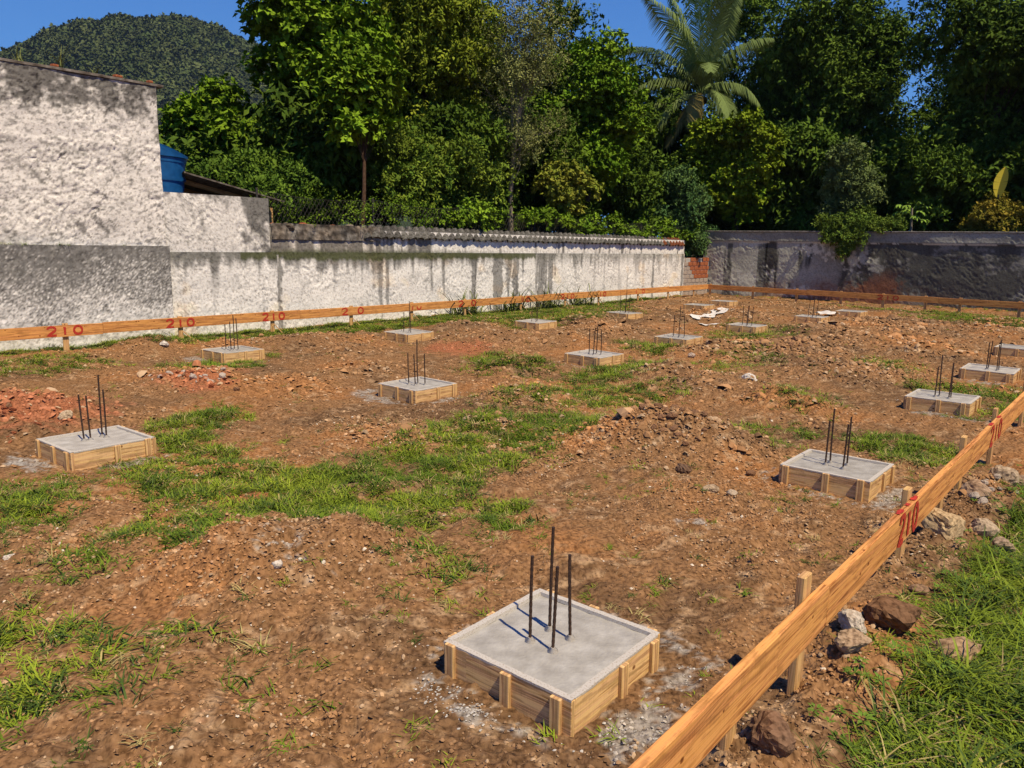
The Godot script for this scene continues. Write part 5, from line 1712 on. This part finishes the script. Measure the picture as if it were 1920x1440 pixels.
func frond(mb: MB, o: Vector3, dir: Vector3, l: float, droop: float, ll: float) -> void:
	var p := o
	var d := dir.normalized()
	var n := 34
	var pts := []
	var rad := []
	for i in n + 1:
		pts.append(p)
		rad.append(0.035 * (1.0 - 0.93 * i / n))
		if i > 3:
			var f := float(i) / n
			var side := d.cross(Vector3.UP)
			side = side.normalized() if side.length() > 0.05 else Vector3(1, 0, 0)
			var l2 := ll * (0.35 + 1.1 * sin(PI * clampf(f * 0.92 + 0.06, 0.0, 1.0))) * rf(0.85, 1.1)
			for s in [-1.0, 1.0]:
				for sub in 3:
					var b := p - d * (l / n) * 0.33 * sub
					var q: Vector3 = (side * s * 0.8 + d * 0.75 + Vector3(0, -0.12, 0) + rdir() * 0.06).normalized()
					var q2: Vector3 = (q + Vector3(0, -1.5, 0)).normalized()
					var w := 0.034
					var wd := d * w
					var m := b + q * l2 * 0.5
					var e := m + q2 * l2 * 0.5
					var up: Vector3 = q.cross(d) * -s
					mb.quad(b - wd * 0.5, b + wd * 0.5, m + wd * 0.7, m - wd * 0.7, up)
					mb.tri(m - wd * 0.7, m + wd * 0.7, e, up)
		d = (d + Vector3(0, -droop / n, 0)).normalized()
		p += d * l / n
	mb.tube(pts, rad, 5, false)

func build_plants() -> void:
	var gy := 1.25
	# coconut palm
	R.seed = 77
	var c := Vector3(-16.55, 8.5, -32.2)
	var t := thing("coconut_palm", "coconut palm with grey-green arching fronds rising behind the wall corner", "palm", Vector3(c.x, gy, c.z), "")
	var mb := MB.new()
	var pts := []
	var rad := []
	for i in 15:
		var f := i / 14.0
		pts.append(Vector3(0.25 * sin(f * 2.0) - 0.22, (c.y - gy) * f - 0.1, 0.1 * f))
		rad.append(0.19 - 0.07 * f + (0.01 if i % 2 == 0 else 0.0))
	mb.tube(pts, rad, 10)
	part("trunk", mb.mesh(M.pale_bark), t)
	# directions: r = to the right in plan (seen from the plot), b = towards the plot
	var rt := Vector3(0.889, 0, -0.457)
	var fw := Vector3(0.457, 0, 0.889)
	var fr := [[-1.0, 0.9, 0.3, 3.4, 1.5], [-1.0, 0.35, 0.25, 3.3, 1.6], [-1.0, 0.15, 0.5, 3.0, 1.7], [-0.75, 1.3, 0.2, 3.6, 1.25], [-0.4, 1.9, 0.1, 3.8, 0.9], [-0.15, 2.4, 0.2, 4.3, 0.7], [0.1, 2.6, 0.0, 4.3, 0.6], [-0.55, 2.0, 0.5, 4.2, 1.2], [-0.3, 1.6, -0.5, 4.2, 1.0], [0.25, 2.2, 0.5, 4.2, 1.1], [0.35, 2.0, -0.2, 3.8, 0.9], [0.7, 1.7, 0.1, 3.2, 1.4], [1.0, 0.9, 0.2, 2.5, 1.7], [1.0, 0.3, 0.3, 2.3, 1.8], [0.1, 1.5, 0.8, 2.8, 2.0], [-0.2, 0.2, 0.9, 2.2, 2.2], [-0.6, -0.5, 0.5, 2.6, 0.9], [0.3, 1.0, -1.0, 3.3, 1.3], [-0.5, 1.0, -1.0, 3.3, 1.4], [0.6, 0.4, 0.7, 2.4, 2.0]]
	for k in fr.size():
		var q: Array = fr[k]
		mb = MB.new()
		var old: bool = k == 15 or k == 16
		frond(mb, Vector3(0, c.y - gy, 0), rt * q[0] + Vector3(0, q[1], 0) + fw * q[2], q[3] * 1.15, q[4] * 1.15, 0.95 if not old else 0.6)
		mb.c.resize(mb.v.size())
		mb.c.fill(Color(0.24, 0.2, 0.06) if old else Color(0.15, 0.21, 0.07) * rf(0.8, 1.25))
		part("frond", mb.mesh(M.leaf), t)
	for k in 7:
		var q := MB.new()
		var a := TAU * k / 7.0
		q.tube([Vector3(cos(a) * 0.16, c.y - gy - 0.42, sin(a) * 0.16), Vector3(cos(a) * 0.2, c.y - gy - 0.32, sin(a) * 0.2), Vector3(cos(a) * 0.2, c.y - gy - 0.2, sin(a) * 0.2), Vector3(cos(a) * 0.16, c.y - gy - 0.1, sin(a) * 0.16)], [0.03, 0.1, 0.1, 0.03], 8)
		part("coconut", q.mesh(M.brown_bark), t)
	# papaya
	R.seed = 78
	t = thing("papaya_plant", "young papaya plant with a rosette of lobed leaves above the back wall", "plant", Vector3(-7.15, gy, -30.5))
	mb = MB.new()
	mb.tube([Vector3(0, -0.1, 0), Vector3(0.05, 1.2, 0), Vector3(0.0, 2.15, 0.03)], [0.06, 0.05, 0.03], 8)
	part("stem", mb.mesh(M.pale_bark), t)
	for k in 11:
		mb = MB.new()
		var a := TAU * k / 11.0 + rf(-0.2, 0.2)
		var d := Vector3(cos(a), rf(-0.35, 1.3), sin(a)).normalized()
		var b0 := Vector3(0, 1.75 + 0.035 * k, 0.03)
		var e := b0 + d * rf(0.3, 0.6)
		mb.tube([b0, e], [0.012, 0.007], 4, false)
		for q in 7:
			var an := (q - 3) * 0.62
			var dd := Vector3(d.x, rf(-0.75, -0.1), d.z).normalized().rotated(Vector3.UP, an)
			leaf(mb, e, dd, Vector3.UP, 0.32 * (1.0 - 0.08 * absf(q - 3)), 0.11)
		mb.c.resize(mb.v.size())
		mb.c.fill(Color(0.17, 0.28, 0.045) * rf(0.8, 1.25))
		part("leaf", mb.mesh(M.leaf), t)
	# one big yellow leaf
	t = thing("banana_plant", "single tall yellowing banana leaf standing up above the right end of the back wall", "plant", Vector3(-4.7, gy, -31.2))
	mb = MB.new()
	mb.tube([Vector3(0, -0.1, 0), Vector3(0.02, 1.5, 0), Vector3(0.04, 2.6, 0)], [0.05, 0.035, 0.02], 7)
	part("stem", mb.mesh(M.bark), t)
	mb = MB.new()
	var n := 12
	for i in n:
		for s in [-1.0, 1.0]:
			var f0 := float(i) / n
			var f1 := float(i + 1) / n
			var w0 := 0.24 * pow(sin(PI * clampf(f0 * 0.93 + 0.05, 0, 1)), 0.7)
			var w1 := 0.24 * pow(sin(PI * clampf(f1 * 0.93 + 0.05, 0, 1)), 0.7)
			var a := Vector3(0.04 + 0.1 * f0 * f0, 2.5 + 1.0 * f0, 0)
			var b := Vector3(0.04 + 0.1 * f1 * f1, 2.5 + 1.0 * f1, 0)
			var o := Vector3(s * 0.85, 0.12, 0.35)
			mb.quad(a, b, b + o * w1 + Vector3(0, rf(-0.02, 0.02), 0), a + o * w0, Vector3(0, 0.1, 1))
	mb.c.resize(mb.v.size())
	mb.c.fill(Color(0.62, 0.52, 0.06))
	tag(part("leaf", mb.mesh(M.leaf), t), "yellow upright leaf")

# ------------------------------------------------------------------ far hill
func hill_h(x: float, z: float) -> float:
	var a := Vector2(x + 560, z + 235)
	var b := Vector2(x + 505, z + 350)
	return 122.0 * exp(-a.length_squared() / (152.0 * 152.0)) + 58.0 * exp(-b.length_squared() / (110.0 * 110.0)) + 7.0 * N1.get_noise_2d(x * 0.02, z * 0.02) + 3.0 * N1.get_noise_2d(x * 0.06, z * 0.06)

func build_hill() -> void:
	var mb := MB.new()
	var n := 90
	var P := PackedVector3Array(); var Q := PackedVector3Array(); var U := PackedVector2Array()
	for j in n:
		for i in n:
			var x := -860.0 + 620.0 * i / (n - 1)
			var z := -620.0 + 720.0 * j / (n - 1)
			P.append(Vector3(x, hill_h(x, z) - 3.0, z))
			U.append(Vector2(x, z) * 0.02)
	for j in n:
		for i in n:
			Q.append((P[mini(j + 1, n - 1) * n + i] - P[maxi(j - 1, 0) * n + i]).cross(P[j * n + mini(i + 1, n - 1)] - P[j * n + maxi(i - 1, 0)]).normalized())
	mb.grid(n, n, P, Q, U, PackedColorArray(), Vector3.UP)
	tag(part("hill", mb.mesh(M.hill)), "rounded forested hill far behind the houses", "", "", "structure")
	# forest on it
	var crowns := []
	for k in 3:
		R.seed = 900 + k
		var cb := MB.new()
		for i in 90:
			var d := rdir()
			d.y = absf(d.y)
			var o := d * Vector3(1, 0.9, 1) * rf(0.75, 1.05)
			leaf(cb, o - d.cross(Vector3.UP) * 0.2, (rdir() + Vector3(0, -0.2, 0)).normalized(), (d + Vector3(0, 0.5, 0) + rdir() * 0.3).normalized(), 0.62, 0.5)
		crowns.append(cb.mesh(M.leaf))
	R.seed = 950
	var bufs := [PackedFloat32Array(), PackedFloat32Array(), PackedFloat32Array()]
	for k in 20000:
		var x := rf(-720, -330)
		var z := rf(-480, -20)
		var h := hill_h(x, z)
		if h < 35.0: continue
		var s := rf(2.0, 4.4)
		var v := rf(0.6, 1.25)
		var c := Vector3(0.05, 0.075, 0.026).lerp(Vector3(0.085, 0.105, 0.04), R.randf()) * v
		put(bufs[R.randi() % 3], Basis(Vector3.UP, rf(0, TAU)).scaled(Vector3(s, s * rf(0.8, 1.3), s)), Vector3(x, h - 2.0, z), Color(c.x, c.y, c.z))
	var g := Node3D.new()
	g.name = "forest"
	add_child(g, true)
	tag(g, "dense dark forest covering the far hill", "forest", "", "stuff")
	for k in 3: copies("tree_crowns", crowns[k], bufs[k], g)

# ------------------------------------------------------------------
func _ready() -> void:
	# camera
	var cam := Camera3D.new()
	cam.name = "camera"
	cam.position = Vector3(0, 1.9, 0)
	cam.rotation_order = EULER_ORDER_YXZ
	cam.rotation = Vector3(deg_to_rad(-10.452), deg_to_rad(40.099), deg_to_rad(1.058))
	cam.fov = rad_to_deg(2.0 * atan(720.0 / 1428.07))
	cam.near = 0.05
	cam.far = 3000.0
	add_child(cam)
	cam.current = true
	# sky
	var env := Environment.new()
	env.background_mode = Environment.BG_SKY
	var sm := ProceduralSkyMaterial.new()
	sm.sky_top_color = Color(0.12, 0.32, 0.68)
	sm.sky_horizon_color = Color(0.44, 0.69, 0.95)
	sm.sky_curve = 0.22
	sm.ground_bottom_color = Color(0.25, 0.2, 0.15)
	sm.ground_horizon_color = Color(0.45, 0.5, 0.5)
	sm.sun_angle_max = 20.0
	var sky := Sky.new()
	sky.sky_material = sm
	env.sky = sky
	env.background_energy_multiplier = 0.85
	env.tonemap_mode = Environment.TONE_MAPPER_LINEAR
	env.tonemap_exposure = 1.2
	env.sdfgi_enabled = true
	env.ssao_enabled = true
	env.ssil_enabled = true
	env.fog_enabled = true
	env.fog_density = 0.0001
	env.fog_light_color = Color(0.62, 0.74, 0.9)
	var we := WorldEnvironment.new()
	we.name = "world_environment"
	we.environment = env
	add_child(we)
	# sun: high, from the right and a little behind the camera
	var sun := DirectionalLight3D.new()
	sun.name = "sun"
	sun.light_energy = 1.6
	sun.light_color = Color(1.0, 0.92, 0.775)
	sun.light_angular_distance = 0.5
	sun.shadow_enabled = true
	var to_sun := Vector3(0.213, 0.375, 0.050)
	add_child(sun)
	sun.look_at_from_position(to_sun * 100.0, Vector3.ZERO, Vector3.UP)
	# noises
	for q in [[N1, 1, 3, 0.8], [N2, 2, 3, 0.8], [N3, 3, 2, 1.0], [NR, 4, 2, 1.0]]:
		var f: FastNoiseLite = q[0]
		f.seed = q[1]
		f.noise_type = FastNoiseLite.TYPE_SIMPLEX_SMOOTH
		f.fractal_octaves = q[2]
		f.frequency = q[3]
	NC.seed = 5
	NC.noise_type = FastNoiseLite.TYPE_CELLULAR
	NC.cellular_return_type = FastNoiseLite.RETURN_DISTANCE
	NC.frequency = 1.0
	NC.fractal_octaves = 2
	R.seed = 20
	make_materials()
	M.brick = mat(lin(0.56, 0.2, 0.095), 0.9, 0.2)
	M.brick.albedo_texture = noise_tex(0.03, 256, Color(0.55, 0.5, 0.48), Color(1, 1, 1), 4, 81)
	M.brick.uv1_triplanar = true
	M.brick.uv1_scale = Vector3(3, 3, 3)
	M.white_brick = M.brick.duplicate()
	M.white_brick.albedo_color = lin(0.62, 0.56, 0.5)
	print("materials ", Time.get_ticks_msec())
	var pads := [
		[-1.89, -2.57, "nearest concrete pad footing with four starter bars in the foreground", [[-0.075, 0.075, 0.39], [-0.07, -0.065, 0.487], [0.055, 0.078, 0.38], [0.05, -0.06, 0.39]]],
		[-6.96, -2.61, "pad footing at the left beside the red earth heap", [[-0.05, 0.08, 0.40], [-0.04, 0.03, 0.38], [-0.09, -0.09, 0.54], [-0.03, -0.10, 0.42]]],
		[-1.85, -6.40, "second footing from the camera in the row along the near board", [[-0.09, 0.03, 0.36], [-0.08, -0.06, 0.45], [0.06, 0.06, 0.36], [0.05, -0.08, 0.40]]],
		[-1.87, -10.45, "third footing from the camera in the row along the near board", [[-0.08, 0.05, 0.36], [-0.05, -0.05, 0.5], [0.07, 0.04, 0.42], [0.08, -0.03, 0.42]]],
		[-1.83, -13.54, "fourth footing from the camera in the row along the near board", [[-0.05, 0.03, 0.4], [-0.04, -0.06, 0.42], [0.09, 0.06, 0.38], [0.1, -0.05, 0.45]]],
		[-1.89, -17.09, "footing at the right edge of the picture, last seen in the near row", []],
		[-6.96, -6.43, "footing in the middle of the plot left of centre, second of the middle row", [[-0.09, 0.07, 0.38], [-0.02, -0.02, 0.55], [0.02, 0.06, 0.38], [0.08, -0.05, 0.38]]],
		[-6.94, -10.32, "third footing of the middle row beside a green patch", [[-0.09, 0.02, 0.4], [0.0, -0.06, 0.52], [0.03, 0.07, 0.42], [0.09, -0.06, 0.4]]],
		[-7.15, -13.58, "fourth footing of the middle row", [[-0.1, 0.03, 0.42], [-0.02, -0.05, 0.59], [0.03, 0.05, 0.5], [0.1, -0.04, 0.42]]],
		[-7.19, -16.93, "fifth footing of the middle row beside the white plastic sheet", [[-0.09, 0.05, 0.42], [-0.03, -0.05, 0.44], [0.03, 0.06, 0.45], [0.1, -0.03, 0.42]]],
		[-6.95, -20.52, "sixth footing of the middle row in front of a heaped white sheet", [[-0.08, 0.05, 0.45], [0.0, -0.05, 0.53], [0.04, 0.05, 0.5], [0.1, -0.05, 0.45]]],
		[-11.22, -6.36, "footing nearest the camera in the row along the white wall", [[-0.1, 0.06, 0.40], [-0.02, -0.04, 0.55], [0.04, 0.05, 0.45], [0.08, -0.05, 0.5]]],
		[-11.21, -10.13, "second footing in the row along the white wall", [[-0.1, 0.05, 0.38], [-0.02, -0.02, 0.60], [0.1, 0.05, 0.4]]],
		[-10.90, -13.76, "third footing in the row along the white wall beside grass", [[-0.08, 0.05, 0.36], [0.0, -0.05, 0.4], [0.05, 0.06, 0.36]]],
		[-10.79, -17.40, "fourth footing in the row along the white wall", [[-0.1, 0.05, 0.45], [0.0, -0.05, 0.6], [0.04, 0.04, 0.5], [0.1, -0.05, 0.5]]],
		[-10.82, -21.75, "fifth footing in the row along the white wall, without bars", []],
		[-11.06, -24.00, "low farthest footing by the corner of the boards", []],
		[-6.78, -23.33, "farthest footing near the back board, without bars", []]]
	for p in pads: foot_at.append(Vector2(p[0], p[1]))
	build_ground()
	print("ground ", Time.get_ticks_msec())
	build_hill()
	build_walls()
	print("walls ", Time.get_ticks_msec())
	build_backyard()
	build_trees()
	build_plants()
	print("trees ", Time.get_ticks_msec())
	build_boards()
	for k in pads.size(): build_footing(Vector2(pads[k][0], pads[k][1]), pads[k][2], pads[k][3], k)
	print("footings ", Time.get_ticks_msec())
	build_grass()
	print("grass ", Time.get_ticks_msec())
	build_loose()
	print("loose ", Time.get_ticks_msec())
